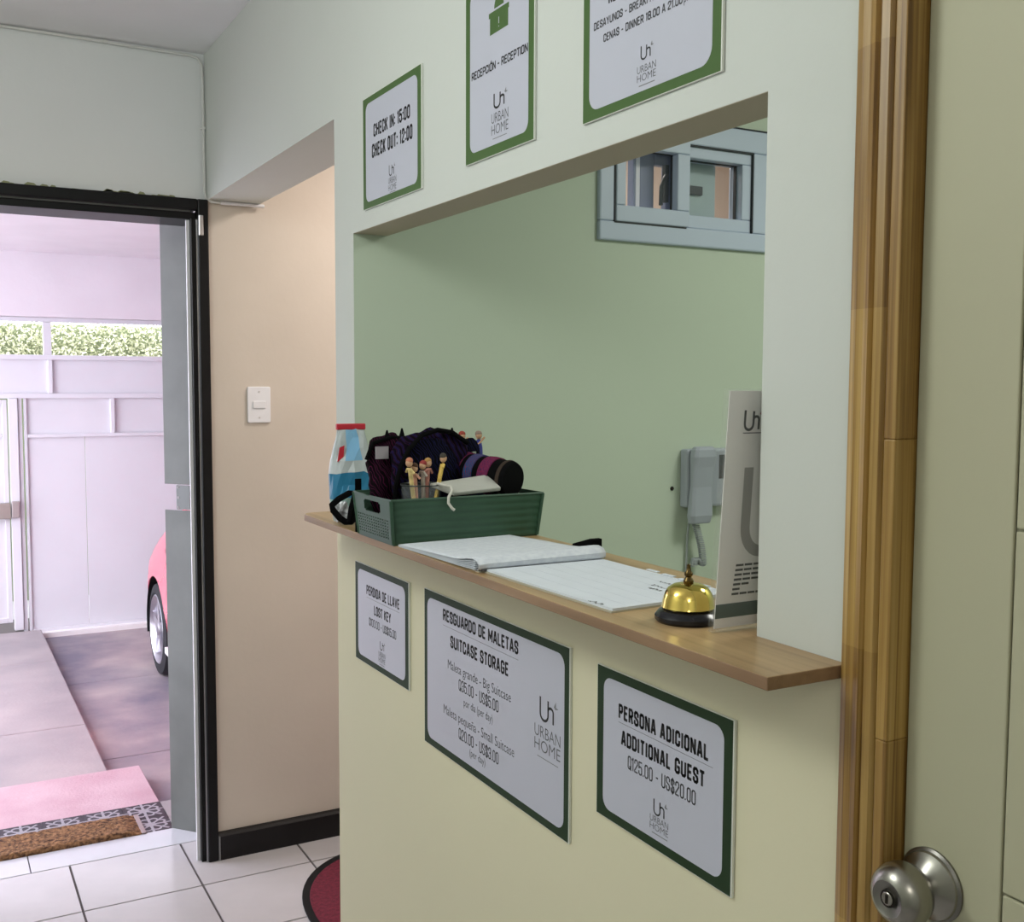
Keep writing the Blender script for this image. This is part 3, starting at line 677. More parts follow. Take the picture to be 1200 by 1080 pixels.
n_ = len(rows[0])
vs = [p for r_ in rows for p in r_]; fs = []
for i in range(len(rows)-1):
    for k in range(n_):
        k2 = (k+1) % n_; fs.append((i*n_+k, i*n_+k2, (i+1)*n_+k2, (i+1)*n_+k))
fs.append(tuple(range(n_))); fs.append(tuple((len(rows)-1)*n_+k for k in range(n_)))
bm_.add(vs, fs)
body = bm_.build('car_body', M_car, car, smooth=True)
WY = (.835, -1.12); WR = .262
cut = MB()
for wy in WY:
    for sx in (-1, 1): cut.lathe([(.300, -.15), (.300, .15)], (sx*.74, wy, .262), 'X', 40)
cuto = cut.build('arch_cutter', M_rubber); cuto.location = car.location
bpy.context.view_layer.update()
md = body.modifiers.new('arch', 'BOOLEAN'); md.object = cuto; md.operation = 'DIFFERENCE'; md.solver = 'EXACT'
dg = bpy.context.evaluated_depsgraph_get(); nm = bpy.data.meshes.new_from_object(body.evaluated_get(dg)); body.modifiers.clear(); body.data = nm
bpy.data.objects.remove(cuto)
GH = [(-1.52, .93, .70), (-1.30, 1.30, .58), (-1.0, 1.42, .56), (-.3, 1.45, .56), (.0, 1.40, .56), (.55, .96, .70)]
gh = MB(); vs = []
for (y, z, hw) in GH: vs += [(-.74, y, .92), (-hw, y, z), (0, y, z+.02), (hw, y, z), (.74, y, .92)]
fs = [(i*5+k, i*5+k+1, (i+1)*5+k+1, (i+1)*5+k) for i in range(len(GH)-1) for k in range(4)]
gh.add(vs, fs); gh.build('cabin_glass', M_carglass, car, smooth=True)
rf = MB(); vs = []
for (y, z, hw) in GH[1:5]: vs += [(-hw-.01, y, z-.01), (-hw*.6, y, z+.018), (0, y, z+.03), (hw*.6, y, z+.018), (hw+.01, y, z-.01)]
rf.add(vs, [(i*5+k, i*5+k+1, (i+1)*5+k+1, (i+1)*5+k) for i in range(3) for k in range(4)]); rf.build('roof', M_car, car, smooth=True)
for sx in (-1, 1):
    MB().tube([(sx*.70, .57, .93), (sx*.57, .0, 1.39)], .022, 8).build('windscreen_pillar', M_car, car, smooth=True)
    MB().tube([(sx*.68, -.28, .94), (sx*.57, -.3, 1.44)], .022, 8).build('door_pillar', M_car, car, smooth=True)
    MB().ellipsoid((sx*.84, -.18, 1.0), .065, .045, .05).build('door_mirror', M_car, car, smooth=True)
    MB().ellipsoid((sx*.60, 1.44, .575), .10, .09, .055).build('headlight', M_plastic, car, smooth=True)
    MB().box(sx*.812-.006, sx*.812+.006, .42, .50, .745, .765).build('side_indicator', M_lamp, car, bevel=.002)
    MB().box(sx*.815-.012, sx*.815+.012, -.6, .5, .20, .235).build('sill_trim', M_plastic, car, bevel=.004)
    MB().box(sx*.66-.05, sx*.66+.05, -1.62, -1.55, .70, .86).build('tail_light', M_lamp, car, bevel=.01)
    for wy in WY:
        ln_ = MB(); ang = [PI*(-.08+1.16*k/28) for k in range(29)]
        ln_.grid(lambda u, v: (sx*(.61+.197*v), wy+.2985*math.cos(ang[round(u*28)]), .262+.2985*math.sin(ang[round(u*28)])), 28, 1)
        ln_.add([(sx*.61, wy+.2985*math.cos(a_), .262+.2985*math.sin(a_)) for a_ in ang], [tuple(range(29))])
        ln_.build('arch_liner', M_rubber, car)
        wh = MB().lathe([(.19, .0), (.25, .005), (WR, .03), (WR, .13), (.252, .155), (.205, .165), (.196, .158), (.19, .13)], (sx*.645, wy, WR), 'X' if sx > 0 else '-X', 40, cap=False).build('wheel', M_tyre, car, smooth=True)
        rm = MB().lathe([(.196, .158), (.190, .163), (.182, .155), (.17, .10), (.02, .09)], (sx*.645, wy, WR), 'X' if sx > 0 else '-X', 40, cap=False)
        for k in range(5):
            a = 2*PI*k/5+.3; d = Vector((0, math.cos(a), math.sin(a))); e = Vector((0, -math.sin(a), math.cos(a))); c = Vector((sx*.645, wy, WR)); ox = Vector((sx, 0, 0))
            q = [c+d*.03+e*.03, c+d*.03-e*.03, c+d*.185-e*.018, c+d*.185+e*.018]
            rm.add([tuple(p+ox*.150) for p in q]+[tuple(p+ox*.12) for p in q], [(0, 1, 2, 3), (0, 4, 5, 1), (1, 5, 6, 2), (2, 6, 7, 3), (3, 7, 4, 0)])
        rm.lathe([(.04, .12), (.04, .152), (.03, .158)], (sx*.645, wy, WR), 'X' if sx > 0 else '-X', 20)
        rm.build('wheel_rim', M_alloy, wh, smooth=True)
MB().box(-.5, .5, 1.58, 1.625, .26, .36).build('front_grille', M_rubber, car, bevel=.01)
# ================================================================== SIGNS
SR = Matrix(((0, 0, -1), (-1, 0, 0), (0, 1, 0)))
def sign(label, y_left, z0, W, H, lines, lg, border, inset=(.016, .013), rad=.016, name='wall_sign'):
    t = thing(name, label, 'sign'); t.matrix_world = Matrix.Translation((XW, y_left, z0)) @ SR.to_4x4(); t['group'] = 'printed notices on the reception wall'
    MB().box(0, W, 0, H, .0005, .004).build('board', M_acryl, t)
    MB().prism([(.0008, 0.0008), (W-.0022, .0008), (W-.0022, H-.0008), (.0008, H-.0008)], .004, .0043).build('border_print', border, t)
    MB().prism([(p[0]+inset[0], p[1]+inset[1]) for p in rrect(W-2*inset[0]-.001, H-2*inset[1], rad)], .0043, .0045).build('white_panel', M_signwhite, t)
    z = .0047
    for ln in lines:
        body, u0, u1, v0, v1, m, off = ln
        if body is None: MB().box(u0, u1, v0, v1, z-.0001, z).build('rule_line', m, t)
        elif isinstance(off, str): put_strokes(t, body, u0, u1, v0, v1, z, m, float(off))
        else: put_text(t, body, u0, u1, v0, v1, z, m, off)
    (u0, u1, v0, v1, a0, a1, vb, vt, ta, tb, tv) = lg
    logo(t, u0, u1, v0, v1, z)
    vm = (vb+vt)/2; gap = (vt-vb)*.045
    put_text(t, 'URBAN', a0, a1, vm+gap, vt, z, M_ink2, -.009); put_text(t, 'HOME', a0, a1, vb, vm-gap, z, M_ink2, -.009)
    MB().box(ta, tb, tv, tv+.0013, z-.0001, z).build('tagline', M_ink3, t)
    return t
B1, B2, TH, TX_ = '.19', '.175', '.115', -.002
sign('notice reading check in and check out times, smallest of the upper row', 2.052, 1.893, .2865, .2165,
     [('CHECK IN: 15:00', .058, .237, .133, .158, M_ink, B2), ('CHECK OUT: 12:00', .049, .248, .094, .121, M_ink, B2)],
     (.137, .161, .046, .0655, .133, .172, .018, .0425, .140, .168, .0142), M_signgreen)
rs = sign('tall reception notice with green desk symbol, middle of the upper row', 1.589, 1.901, .2235, .28,
     [('RECEPCIÓN - RECEPTION', .0225, .2045, .1287, .1418, M_ink, B2)],
     (.099, .134, .0697, .0922, .091, .1455, .0305, .063, .0955, .141, .0238), M_signgreen, inset=(.0165, .0155))
ic = MB()
ic.add([(.0854, .1828, .0047), (.1443, .1832, .0047), (.1443, .207, .0047), (.0854, .207, .0047)], [(0, 1, 2, 3)])
ic.add([(.0815, .2085, .0047), (.1468, .2085, .0047), (.1468, .2165, .0047), (.0815, .2165, .0047)], [(0, 1, 2, 3)])
ic.add([(.0854, .207, .0047), (.1443, .207, .0047), (.1443, .2085, .0047), (.0854, .2085, .0047)], [(0, 1, 2, 3)])
arc = [(.1145+.0155*math.cos(PI*k/10), .2195+.018*math.sin(PI*k/10), .0047) for k in range(11)]
ic.add(arc, [tuple(range(11))])
hdp = [(.1145+.010*math.cos(2*PI*k/20), .2485+.011*math.sin(2*PI*k/20), .0047) for k in range(20)]
ic.add(hdp, [tuple(range(20))])
ic.build('desk_symbol', M_signgreen, rs)
put_ = MB().box(.1138, .1152, .194, .2035, .0047, .0049).box(.1138, .1152, .189, .1905, .0047, .0049).build('desk_symbol_mark', M_signwhite, rs)
sign('meal times notice for breakfast and dinner, nearest of the upper row', 1.2355, 1.8945, .2855, .2165,
     [('RE', .0600, .0775, .139, .155, M_ink, B1), ('DESAYUNOS - BREAKFAST', .0262, .1715, .1145, .1248, M_ink2, B2),
      ('CENAS - DINNER 18.00 A 21.00', .0492, .2140, .094, .1045, M_ink2, B2), ('pm', .2165, .2300, .094, .1045, M_ink2, .004)],
     (.1325, .153, .0505, .067, .125, .1637, .0247, .0437, .129, .1617, .019), M_signgreen, rad=.02)
sign('lost key notice below the counter, farthest and smallest of the lower row', 2.113, .969, .284, .2065,
     [('PERDIDA DE LLAVE', .066, .2395, .1465, .1665, M_ink, B2), (None, .066, .2395, .1405, .1412, M_ink3, 0), ('LOST KEY', .1077, .1967, .111, .131, M_ink, B2),
      ('Q100.00 - US$15.00', .079, .223, .0845, .1013, M_ink2, TH)],
     (.139, .161, .0475, .064, .1305, .167, .0217, .0430, .135, .163, .0165), M_signshade)
sign('wide suitcase storage price notice in the middle of the lower row', 1.757, .895, .501, .2835,
     [('RESGUARDO DE MALETAS', .0803, .352, .2397, .2610, M_ink, B1), (None, .0803, .352, .2315, .2322, M_ink3, 0), ('SUITCASE STORAGE', .1106, .3206, .198, .2200, M_ink, B1),
      ('Maleta grande - Big Suitcase', .1005, .329, .1595, .1752, M_ink2, TX_), ('Q35.00 - US$5.00', .1435, .288, .1315, .151, M_ink2, TH), ('por día (per day)', .163, .268, .1095, .1225, M_ink2, TX_),
      ('Maleta pequeña - Small Suitcase', .083, .340, .0755, .0915, M_ink2, TX_), ('Q20.00 - US$3.00', .1435, .2886, .0470, .0666, M_ink2, TH), ('(per day)', .185, .2427, .0305, .0425, M_ink2, TX_)],
     (.4186, .4590, .1595, .1935, .4030, .4770, .1115, .1495, .4112, .4712, .1015), M_signshade, inset=(.0135, .0135), rad=.018)
sign('additional guest price notice, nearest of the lower row by the pine casing', 1.186, .968, .2785, .2055,
     [('PERSONA ADICIONAL', .0513, .235, .1447, .1648, M_ink, B1), (None, .0513, .243, .1395, .1402, M_ink3, 0), ('ADDITIONAL GUEST', .0577, .2288, .111, .1310, M_ink, B1),
      ('Q125.00 - US$20.00', .0732, .2128, .084, .102, M_ink2, TH)],
     (.1305, .153, .0455, .0645, .123, .1607, .0250, .0430, .1275, .1595, .0200), M_signshade)
# ================================================================== COUNTER AND WHAT STANDS ON IT
ZT = 1.276
ct = MB()
cp = [(.683, .746), (.7875, .746), (.7875, .8785), (.962, .8785), (.962, 2.1212), (.7875, 2.1212), (.7875, 2.168), (.712, 2.168), (.694, 2.160), (.683, 2.140)]
ct.prism(cp, ZT-.0135, ZT, 2); ct.m = [1, 0]+[1]*len(cp)
ctr = thing('reception_counter', 'narrow wooden counter shelf set through the reception hatch', 'counter', (.78, 1.45, ZT-.0135))
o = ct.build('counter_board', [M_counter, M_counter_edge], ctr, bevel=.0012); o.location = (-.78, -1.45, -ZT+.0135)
def lift(o, t):                                    # keep world coordinates under a placed empty
    o.location = -Vector(t.location); return o
def W(parent, name, mb, m, **k): return lift(mb.build(name, m, parent, **k), parent)
# ---- green basket
bk = thing('storage_basket', 'dark green plastic basket with lattice end and handle hole on the counter', 'basket', (.820, 1.733, ZT))
hb, bx, by, tx, ty = .077, .139, .080, .1465, .0875
def bP(sx, sy, t): return Vector((sx*(bx+(tx-bx)*t), sy*(by+(ty-by)*t), .002+(hb-.002)*t))
def keep_end(i, j):
    if 3 <= i <= 29 and 2 <= j <= 16: return not (i % 2 == 1 and j % 2 == 1)
    if 9 <= i <= 22 and 19 <= j <= 26: return (i in (9, 22) and j in (19, 26))
    return True
for s_ in (-1, 1):
    MB().grid(lambda u, v: bP(s_, -1+2*u, v), 32, 30, keep_end).build('lattice_end', M_basket, bk, solid=.0022)
    def sideP(u, v):
        p = bP(-1+2*u, s_, v); p.y += s_*.0004*math.sin(v*PI*12); return p
    MB().grid(sideP, 8, 48).build('ribbed_side', M_basket, bk, solid=.0022, smooth=True)
MB().box(-bx, bx, -by, by, 0, .003).build('basket_base', M_basket, bk)
MB().tube([bP(sx, sy, 1) for sx, sy in ((-1, -1), (1, -1), (1, 1), (-1, 1))], .0024, 6, closed=True).build('rim', M_basket, bk)
for sx in (-1, 1):
    for sy in (-1, 1): MB().tube([bP(sx, sy, t/6) for t in range(7)], .0032, 8).build('corner_post', M_basket, bk, smooth=True)
# ---- woven cloth bags in the basket
def lump(seed, amp, freq):
    def fn(d):
        n = d.normalized() if d.length > 1e-6 else d
        return d+n*amp*mnoise.noise(Vector((d.x*freq+seed, d.y*freq, d.z*freq)))
    return fn
def cloth_bag(label, c, r, m, seed, tilt=0.):
    t = thing('cloth_bag', label, 'bag', (c[0], c[1], c[2]-r[2]), group='woven souvenir bags in the basket')
    MB().ellipsoid((0, 0, r[2]), *r, 28, 18, .72, lump(seed, .018, 34)).build('bag_body', m, t, smooth=True)
    return t
b1 = cloth_bag('maroon and black woven pouch with pale label at the back left of the basket', (.732, 1.797, 1.382), (.046, .017, .070), M_tex2, 3)
MB().box(-.034, -.010, -.0235, -.0205, .102, .124).build('paper_label', mat('label_paper', (.36, .33, .36), .8), b1)
MB().tube([(-.046, -.008, .10), (-.034, -.008, .130), (.0, -.008, .139), (.03, -.006, .137)], .004, 6).build('piping', M_foam, b1, smooth=True)
b2 = cloth_bag('largest dark purple woven bag with an arched mouth in the basket', (.803, 1.765, 1.386), (.078, .022, .078), M_tex1, 11)
arch = [(-.070+.008*math.sin(k), -.034, .032+.0075*k) for k in range(10)]+[(-.055+.014*k, -.036, .118+.030*math.sin(k*PI/9)) for k in range(1, 9)]
MB().tube([(-.080, -.016, .030), (-.080, -.022, .060), (-.072, -.026, .095), (-.056, -.027, .125), (-.032, -.026, .148), (.0, -.024, .157), (.03, -.022, .152), (.062, -.020, .132)], .0045, 8).build('zip_edge', M_foam, b2, smooth=True)
MB().ellipsoid((-.012, -.016, .085), .056, .014, .056, 20, 12, .9, lump(2, .008, 50)).build('dark_lining', M_tex3, b2, smooth=True)
b3 = cloth_bag('navy and black woven bag behind the bracelet roll in the basket', (.880, 1.800, 1.378), (.048, .016, .066), M_tex3, 23)
MB().box(.010, .018, -.0245, -.020, .098, .110).build('metal_snap', M_lsteel, b3)
for k, p in enumerate(((.728, 1.795, 1.452), (.757, 1.795, 1.455), (.848, 1.775, 1.455))):
    t = thing('fabric_tassel', ['short dark tassel on the maroon pouch', 'short dark tassel beside the arched bag mouth', 'short dark tassel on the right of the arched bag'][k], 'tassel', p, group='tassels')
    MB().lathe([(.006, -.012), (.005, .0), (.0015, .012)], (0, 0, 0), 'Z', 8).build('strands', M_foam, t); MB().ellipsoid((0, 0, -.008), .006, .006, .005, 8, 6).build('knot', M_foam, t, smooth=True)
# ---- black display roll with bracelets
ra, rb = Vector((.868, 1.782, 1.388)), Vector((.916, 1.664, 1.377)); rax = (rb-ra).normalized()
q = rax.to_track_quat('Z', 'Y')
rl = thing('display_roll', 'black padded display roll lying across the basket', 'roll', tuple(ra)); rl.rotation_mode = 'QUATERNION'; rl.rotation_quaternion = q
Lr = (rb-ra).length
MB().lathe([(.012, -.004), (.030, -.002), (.033, .004), (.033, Lr-.006), (.030, Lr), (.012, Lr+.002)], (0, 0, 0), 'Z', 32).build('roll_body', M_foam, rl, smooth=True)
MB().lathe([(.0335, Lr-.016), (.0345, Lr-.012), (.0335, Lr-.008)], (0, 0, 0), 'Z', 32, cap=False).build('seam_band', mat('seam_brown', (.035, .02, .012), .8), rl, smooth=True)
for (t0, wd, m, lb) in ((.016, .020, M_band_red, 'red woven bracelet at the far end of the black display roll'), (.047, .020, M_band_blue, 'blue woven bracelet in the middle of the black display roll'), (.082, .024, M_band_red, 'red and pink woven bracelet near the front of the black display roll')):
    br = thing('woven_bracelet', lb, 'bracelet', tuple(ra+rax*t0), group='woven bracelets on the roll'); br.rotation_mode = 'QUATERNION'; br.rotation_quaternion = q
    MB().lathe([(.0333, -wd/2), (.0352, -wd/2), (.0360, 0), (.0352, wd/2), (.0333, wd/2)], (0, 0, 0), 'Z', 40, cap=False).build('band', m, br, smooth=True)
# ---- glass with doll pencils
cupc = (.753, 1.700, ZT+.003)
gc = thing('pencil_glass', 'clear straight drinking glass holding doll pencils in the basket', 'glass', cupc)
MB().lathe([(.020, .0), (.030, .003), (.036, .094), (.0345, .094), (.0285, .006), (.001, .006)], (0, 0, 0), 'Z', 32).build('glass_body', M_glass, gc, smooth=True)
MB().tube([(.0353*math.cos(a), .0353*math.sin(a), .094) for a in [2*PI*k/32 for k in range(32)]], .0014, 6, closed=True).build('rim', mat('dark_rim', (.03, .035, .03), .3), gc, smooth=True)
pcols = [((.55, .42, .18), (.52, .20, .12), 'yellow pencil with a wooden doll head, leftmost in the glass'), ((.56, .30, .22), (.10, .05, .03), 'pink pencil with arms and doll head, second in the glass'), ((.35, .30, .26), (.30, .04, .04), 'grey pencil with red haired doll head in the glass'),
         ((.50, .22, .18), (.45, .25, .08), 'red striped pencil with doll head and yellow scarf in the glass'), ((.58, .40, .10), (.06, .05, .04), 'golden pencil leaning right with round doll ring in the glass')]
spots = [((.742, 1.690, 1.288), (.722, 1.683, 1.418)), ((.748, 1.700, 1.288), (.735, 1.690, 1.408)), ((.755, 1.693, 1.288), (.752, 1.692, 1.412)), ((.760, 1.702, 1.288), (.763, 1.692, 1.416)), ((.764, 1.690, 1.288), (.789, 1.684, 1.424))]
for k, ((c1, c2, lb), (a, b)) in enumerate(zip(pcols, spots)):
    a, b = Vector(a), Vector(b); L_ = (b-a).length
    t = thing('doll_pencil', lb, 'pencil', tuple(a), group='doll topped pencils'); t.rotation_mode = 'QUATERNION'; t.rotation_quaternion = (b-a).to_track_quat('Z', 'Y')
    pm = mat('pencil_paint_%d' % k, c1, .5, col2=tuple(min(1, x*1.6) for x in c1), vscale=130)
    MB().lathe([(.0008, 0), (.0037, .010), (.0037, L_-.016)], (0, 0, 0), 'Z', 8).build('shaft', pm, t, smooth=True)
    MB().ellipsoid((0, 0, L_-.006), .0062, .006, .0072, 14, 10).build('head', M_skin, t, smooth=True)
    MB().ellipsoid((0, .0012, L_-.002), .0066, .0060, .0058, 14, 10).build('hair', mat('doll_hair_%d' % k, c2, .8), t, smooth=True)
    MB().tube([(-.010, 0, L_-.022), (-.004, -.002, L_-.016), (.004, -.002, L_-.016), (.010, 0, L_-.024)], .0022, 6).build('arms', pm, t, smooth=True)
# ---- worry dolls at the back
for k, (p, c, lb) in enumerate((((.887, 1.812, 1.408), (.42, .07, .05), 'tiny doll with orange red hair peeping over the navy bag'), ((.922, 1.812, 1.408), (.05, .06, .28), 'tiny worry doll in blue dress standing behind the bracelet roll'))):
    t = thing('worry_doll', lb, 'doll', p, group='worry dolls')
    MB().lathe([(.009, -.02), (.007, .02), (.004, .034)], (0, 0, 0), 'Z', 14).build('dress', mat('doll_dress_%d' % k, c, .8), t, smooth=True)
    MB().ellipsoid((0, 0, .041), .0062, .006, .007, 14, 10).build('head', M_skin, t, smooth=True)
    MB().ellipsoid((0, .001, .045), .0068, .0064, .006, 14, 10).build('hair', mat('doll_hair_b%d' % k, (.35, .06, .04) if k == 0 else (.30, .22, .18), .8), t, smooth=True)
    MB().tube([(-.012, 0, .018), (0, -.004, .028), (.011, -.002, .038)], .0022, 6).build('arms', M_skin, t, smooth=True)
# ---- white paper tag with a string
tg = thing('paper_tag', 'white paper tag with string lying over the front rim of the basket', 'tag', (.83, 1.655, 1.350))
P4 = [Vector(p) for p in ((.764, 1.690, 1.369), (.876, 1.690, 1.380), (.884, 1.652, 1.3595), (.793, 1.652, 1.3545))]
nn = (P4[1]-P4[0]).cross(P4[3]-P4[0]).normalized(); nn = nn if nn.z > 0 else -nn
W(tg, 'card', MB().add([tuple(p) for p in P4]+[tuple(p+nn*.008) for p in P4], [(0, 3, 2, 1), (4, 5, 6, 7), (0, 1, 5, 4), (1, 2, 6, 5), (2, 3, 7, 6), (3, 0, 4, 7)]), mat('tag_card', (.46, .46, .42), .8), bevel=.002)
W(tg, 'string', MB().tube([(.768, 1.668, 1.377), (.777, 1.660, 1.3735), (.788, 1.655, 1.371), (.786, 1.645, 1.3655), (.777, 1.6400, 1.355), (.776, 1.6385, 1.345), (.782, 1.6365, 1.336), (.786, 1.6355, 1.333)], .0025, 8), mat('string_white', (.60, .58, .52), .8), smooth=True)
# ---- white pouch with red clip
pch = thing('snack_pouch', 'white plastic pouch with blue print and red clip behind the basket', 'pouch', (.738, 2.010, ZT))
prof = [(0, .036, .026), (.02, .040, .029), (.045, .043, .031), (.07, .0435, .029), (.095, .0435, .026), (.12, .042, .021), (.145, .037, .014), (.165, .032, .008), (.182, .028, .003), (.19, .027, .002)]
vs = []; fs = []; mi = []; S_ = 20
for (z, a, b) in prof:
    for k in range(S_):
        th = 2*PI*k/S_; cx = math.copysign(abs(math.cos(th))**.8, math.cos(th))*a; cy = math.copysign(abs(math.sin(th))**.8, math.sin(th))*b
        nz = .006*mnoise.noise(Vector((cx*60, cy*60, z*38)))
        vs.append((cx+nz, cy+nz, z+(.008*mnoise.noise(Vector((cx*50, cy*50, 3))) if .03 < z < .12 else 0)))
for i in range(len(prof)-1):
    for k in range(S_):
        k2 = (k+1) % S_; fs.append((i*S_+k, i*S_+k2, (i+1)*S_+k2, (i+1)*S_+k))
        z = (prof[i][0]+prof[i+1][0])/2
        m_ = 0
        if i in (2, 3): m_ = 1
        if i == 1: m_ = 3
        if i >= 5 and k in (14, 15): m_ = 2
        mi.append(m_)
fs.append(tuple(range(S_-1, -1, -1))); mi.append(0)
pb = MB(); pb.add(vs, fs); pb.m = mi
M_clearg = mat('film_greenish', (.30, .46, .42), .3)
pb.build('pouch_body', [M_bagfilm, M_bagblue, M_bagblue2, M_clearg], pch)
MB().box(-.030, .030, -.005, .005, .180, .192).build('clip', M_redplastic, pch, bevel=.002)
MB().prism([(-.034, .118), (-.022, .128), (-.020, .150), (-.029, .146)], -.0190, -.0155, 1).build('red_print', M_redplastic, pch)
# ---- black strap loop and crumpled wrapper
sl = thing('strap_loop', 'black webbing strap loop beside the basket on the counter end', 'strap', (.70, 1.93, ZT))
lp_ = [(.717, 1.928, 1.339), (.705, 1.932, 1.338), (.686, 1.938, 1.327), (.6735, 1.940, 1.316), (.676, 1.940, 1.306), (.688, 1.938, 1.291), (.699, 1.936, 1.283), (.709, 1.932, 1.283), (.716, 1.930, 1.29), (.720, 1.928, 1.315)]
W(sl, 'webbing', MB().tube(lp_, .0032, 8, closed=True, ry=.0062), M_foam, smooth=True)
W(sl, 'cross_strap', MB().tube([(.716, 1.929, 1.338), (.708, 1.930, 1.31), (.704, 1.931, 1.283)], .0050, 8), M_foam, smooth=True)
wr_ = thing('crumpled_wrapper', 'crumpled silver wrapper lying inside the black strap loop', 'wrapper', (.700, 1.955, ZT))
MB().ellipsoid((0, 0, .021), .016, .011, .020, 18, 12, .8, lump(5, .012, 110)).build('foil', mat('foil', (.55, .56, .58), .35, metal=.6), wr_)
tl = thing('black_tag_tab', 'small upright black tab at the back corner of the basket', 'tab', (.690, 1.842, ZT))
MB().box(-.006, .006, -.002, .002, 0, .098).build('tab_body', M_foam, tl, bevel=.001)
# ---- open register book
nb = thing('register_book', 'open ruled register book lying on the counter', 'book', (.80, 1.34, ZT))
def halfpts(yy):
    return yy
profL = [(1.640, .002), (1.638, .0050), (1.60, .0062), (1.55, .0085), (1.50, .0105), (1.46, .0118), (1.43, .0135), (1.41, .0165), (1.39, .0205), (1.375, .0222), (1.362, .0200), (1.3555, .0145), (1.3565, .0085), (1.3600, .0055)]
mbl = MB()
def LP(s, t):
    x = .690+.216*s; k = t*(len(profL)-1); i = min(int(k), len(profL)-2); f_ = k-i
    y = profL[i][0]*(1-f_)+profL[i+1][0]*f_; z = profL[i][1]*(1-f_)+profL[i+1][1]*f_
    z *= .92+.16*s; y += .010*s*(1 if y > 1.5 else -.4)
    if s < .05: z *= .92
    return (x+.006*(y-1.36)/.28*-1, y, ZT+z)
mbl.grid(LP, 16, 52)
W(nb, 'left_pages', mbl, M_paper2, smooth=True, solid=.0008)
for k in range(5):                                  # page edges fanned at the near side
    mbp = MB()
    def PP(s, t, k=k):
        x0, y0, z0 = LP(0.004+.992*s, .02+t*.70); return (x0, y0, ZT+(z0-ZT)*(.80-.15*k))
    mbp.grid(PP, 6, 30); W(nb, 'page', mbp, M_paper, smooth=True, solid=.0006)
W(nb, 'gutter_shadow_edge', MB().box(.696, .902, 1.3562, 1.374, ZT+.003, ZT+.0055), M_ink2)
RP = [(.702, 1.362), (.711, 1.046), (.906, 1.058), (.905, 1.358)]
W(nb, 'cover_board', MB().prism([(a-.001, b) for a, b in RP], ZT, ZT+.0022, 2), mat('book_board', (.45, .42, .33), .7))
W(nb, 'right_page', MB().prism([(a+.0015*(1 if a < .8 else -1), b+.0015*(1 if b < 1.2 else -1)) for a, b in RP], ZT+.0022, ZT+.0052, 2), M_paper)
W(nb, 'left_board', MB().box(.694, .905, 1.362, 1.634, ZT, ZT+.0015), mat('book_board', (.45, .42, .33)))
def scribble(x0, y0, length, z, n, amp, seed):
    rnd = random.Random(seed); pts = []
    for k in range(n):
        pts.append((x0+rnd.uniform(-amp, amp), y0-length*k/n))
    vs, fs = ribbon(pts, .0018); mb = MB(); mb.add([(a, b, z) for a, b in vs], fs); return mb
for k, (x, y, l) in enumerate(((.868, 1.165, .045), (.862, 1.120, .03), (.845, 1.150, .05), (.830, 1.135, .028), (.715, 1.10, .03))):
    W(nb, 'handwriting', scribble(x, y, l, ZT+.0054, 22, .0045, k), M_ink2)
for k in range(7): W(nb, 'ruled_line', MB().box(.895-.026*k, .8955-.026*k, 1.06, 1.345, ZT+.00525, ZT+.00535), mat('rule_blue', (.61, .65, .73), .8))
for k in range(4): W(nb, 'loose_scrap', MB().box(.896+.003*k, .905+.002*k, 1.10+.04*k, 1.125+.04*k, ZT+.0054, ZT+.0066), M_paper)
# ---- black stapler behind the book
sp_ = thing('stapler', 'low black stapler lying behind the open book', 'stapler', (.940, 1.45, ZT))
W(sp_, 'stapler_base', MB().box(.930, .952, 1.425, 1.50, ZT, ZT+.005), M_foam, bevel=.001)
W(sp_, 'stapler_arm', MB().prism([(1.428, ZT+.006), (1.49, ZT+.006), (1.49, ZT+.009), (1.437, ZT+.024), (1.428, ZT+.024)], .932, .950, 0), M_foam, bevel=.001)
# ---- call bell
bl = thing('call_bell', 'polished brass counter bell on a black base', 'bell', (.7665, .972, ZT))
MB().lathe([(.036, 0), (.0385, .003), (.0385, .007), (.034, .0125), (.029, .015)], (0, 0, 0), 'Z', 48).build('bell_base', M_bellbase, bl, smooth=True)
MB().lathe([(.0300, .0155), (.0310, .017), (.0302, .0195), (.0292, .026), (.0270, .033), (.0235, .0385), (.0175, .0425), (.0095, .0445), (.001, .0450)], (0, 0, 0), 'Z', 48).build('bell_dome', M_gold, bl, smooth=True)
MB().lathe([(.0058, .0445), (.0062, .047), (.0045, .050), (.0034, .0515), (.0050, .0535), (.0050, .056), (.0030, .0585), (.0022, .063), (.0022, .0655), (.001, .0665)], (0, 0, 0), 'Z', 20).build('plunger', mat('dark_brass', (.12, .08, .03), .3, metal=1), bl, smooth=True)
# ---- clear holder with leaflet leaning on the hatch side
lean = math.radians(4.2)
hs = thing('leaflet_holder', 'clear upright holder with white leaflet leaning on the hatch edge', 'leaflet holder')
hs.matrix_world = Matrix.Translation((.7500, .9135, ZT+.001)) @ Matrix(((1, 0, 0), (0, -math.sin(lean), -math.cos(lean)), (0, math.cos(lean), -math.sin(lean)))).to_4x4()
M_clear = mat('clear_acrylic', (.8, .84, .82), .05, alpha=.06)
MB().box(0, .108, 0, .268, .0040, .0055).build('front_sheet', M_clear, hs)
MB().box(0, .108, 0, .268, -.0020, -.0008).build('back_sheet', M_clear, hs)
MB().box(.0, .108, 0, .003, -.002, .0055).build('holder_foot', M_clear, hs)
lf_ = MB().box(.006, .104, .003, .266, 0, .001).build('leaflet', mat('leaflet_paper', (.76, .74, .72), .6), hs)
zl = .0013
MB().box(.006, .104, .014, .030, .001, zl).build('green_band', mat('band_dark_green', (.012, .045, .035), .5), hs)
logo(hs, .0290, .0505, .2235, .245, zl, M_ink, M_inkpink, .14)
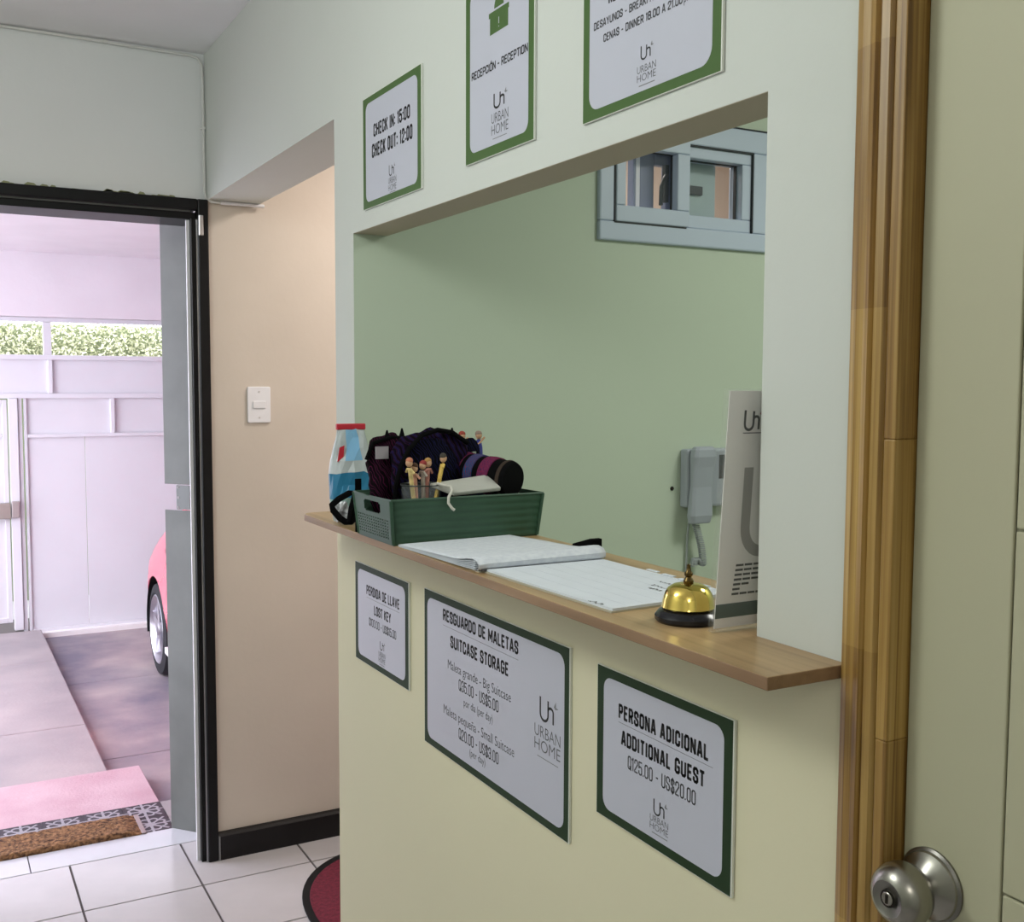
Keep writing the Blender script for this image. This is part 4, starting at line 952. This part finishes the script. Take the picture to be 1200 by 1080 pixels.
MB().box(.028, .060, .2195, .2206, .001, zl).build('tagline', M_ink2, hs)
Ub = [(.040, .182), (.040, .115)]+[(.064-.024*math.cos(a), .115-.028*math.sin(a)) for a in [PI*k/12 for k in range(1, 12)]]+[(.088, .115), (.088, .182)]
vs, fs = ribbon(Ub, .013); MB().add([(a, b, zl) for a, b in vs], fs).build('large_monogram', M_inkgrey, hs)
for k, wd in enumerate((.050, .050, .048, .050, .024, .012, .046)):
    x0 = .031-.0006*k; z0 = .0715-.0054*k; n = max(1, int(wd/.011)); mb = MB()
    for j in range(n): mb.box(x0+j*wd/n, x0+(j+.86)*wd/n, z0, z0+.0024, .001, zl)
    mb.build('small_print', M_ink, hs)
# ---- wall intercom phone
ip = thing('intercom_phone', 'grey wall intercom phone with coiled cord on the sage wall', 'phone', (1.71, YG, 1.245))
W(ip, 'base_unit', MB().box(1.640, 1.795, YG-.030, YG, 1.243, 1.388), M_phone, bevel=.006)
W(ip, 'button_recess', MB().box(1.740, 1.775, YG-.0315, YG-.028, 1.312, 1.372), M_phone_d, bevel=.001)
def hsP():
    pts = []
    return pts
hs2 = MB(); n = 14
prof_h = [(0, .030, .016), (.02, .034, .020), (.04, .033, .018), (.09, .031, .014), (.14, .033, .018), (.165, .035, .022), (.182, .033, .020), (.190, .026, .014)]
vs = []; fs = []
for (z, hw, dp) in prof_h:
    zz = 1.205+z; yo = YG-.036-dp*.4; xc = 1.672+z*.05
    for (cx, cy) in ((-1, 1), (-1, -.5), (-.75, -1), (.75, -1), (1, -.5), (1, 1)): vs.append((xc+cx*hw, yo+cy*dp*.6, zz))
for i in range(len(prof_h)-1):
    for k in range(6):
        k2 = (k+1) % 6; fs.append((i*6+k, i*6+k2, (i+1)*6+k2, (i+1)*6+k))
fs += [tuple(range(5, -1, -1)), tuple((len(prof_h)-1)*6+k for k in range(6))]
hs2.add(vs, fs); hso = W(ip, 'handset', hs2, M_phone, bevel=.003)
path = []
for k in range(420):
    s = k/419; z = 1.205-.118*math.sin(min(1, s*1.0)*PI*.5) if s < .62 else None
    if s < .62:
        u_ = s/.62; c = Vector((1.666+.028*math.sin(u_*PI*.5), YG-.030, 1.208-.112*u_))
    else:
        u_ = (s-.62)/.38; c = Vector((1.694-.026*math.sin(u_*PI/2), YG-.026, 1.096+.018*math.sin(u_*PI)))
    a = k*.55; path.append(c+Vector((.0085*math.cos(a), .0085*math.sin(a), 0)))
W(ip, 'coiled_cord', MB().tube(path, .0018, 5), M_cord, smooth=True)
W(ip, 'straight_cord', MB().tube([(1.668, YG-.012, 1.243), (1.662, YG-.008, 1.18), (1.660, YG-.006, 1.10), (1.659, YG-.006, .98)], .0028, 6), M_cord, smooth=True)
ns = thing('wall_screw', 'small dark screw in the sage wall beside the intercom', 'screw', (1.617, YG, 1.29))
MB().lathe([(.0035, 0), (.0035, .004), (.002, .006)], (0, 0, 0), '-Y', 12).build('screw_head', M_dark, ns)
MB().lathe([(.0055, 0), (.0055, .001)], (0, 0, 0), '-Y', 12).build('washer', M_dark, ns)
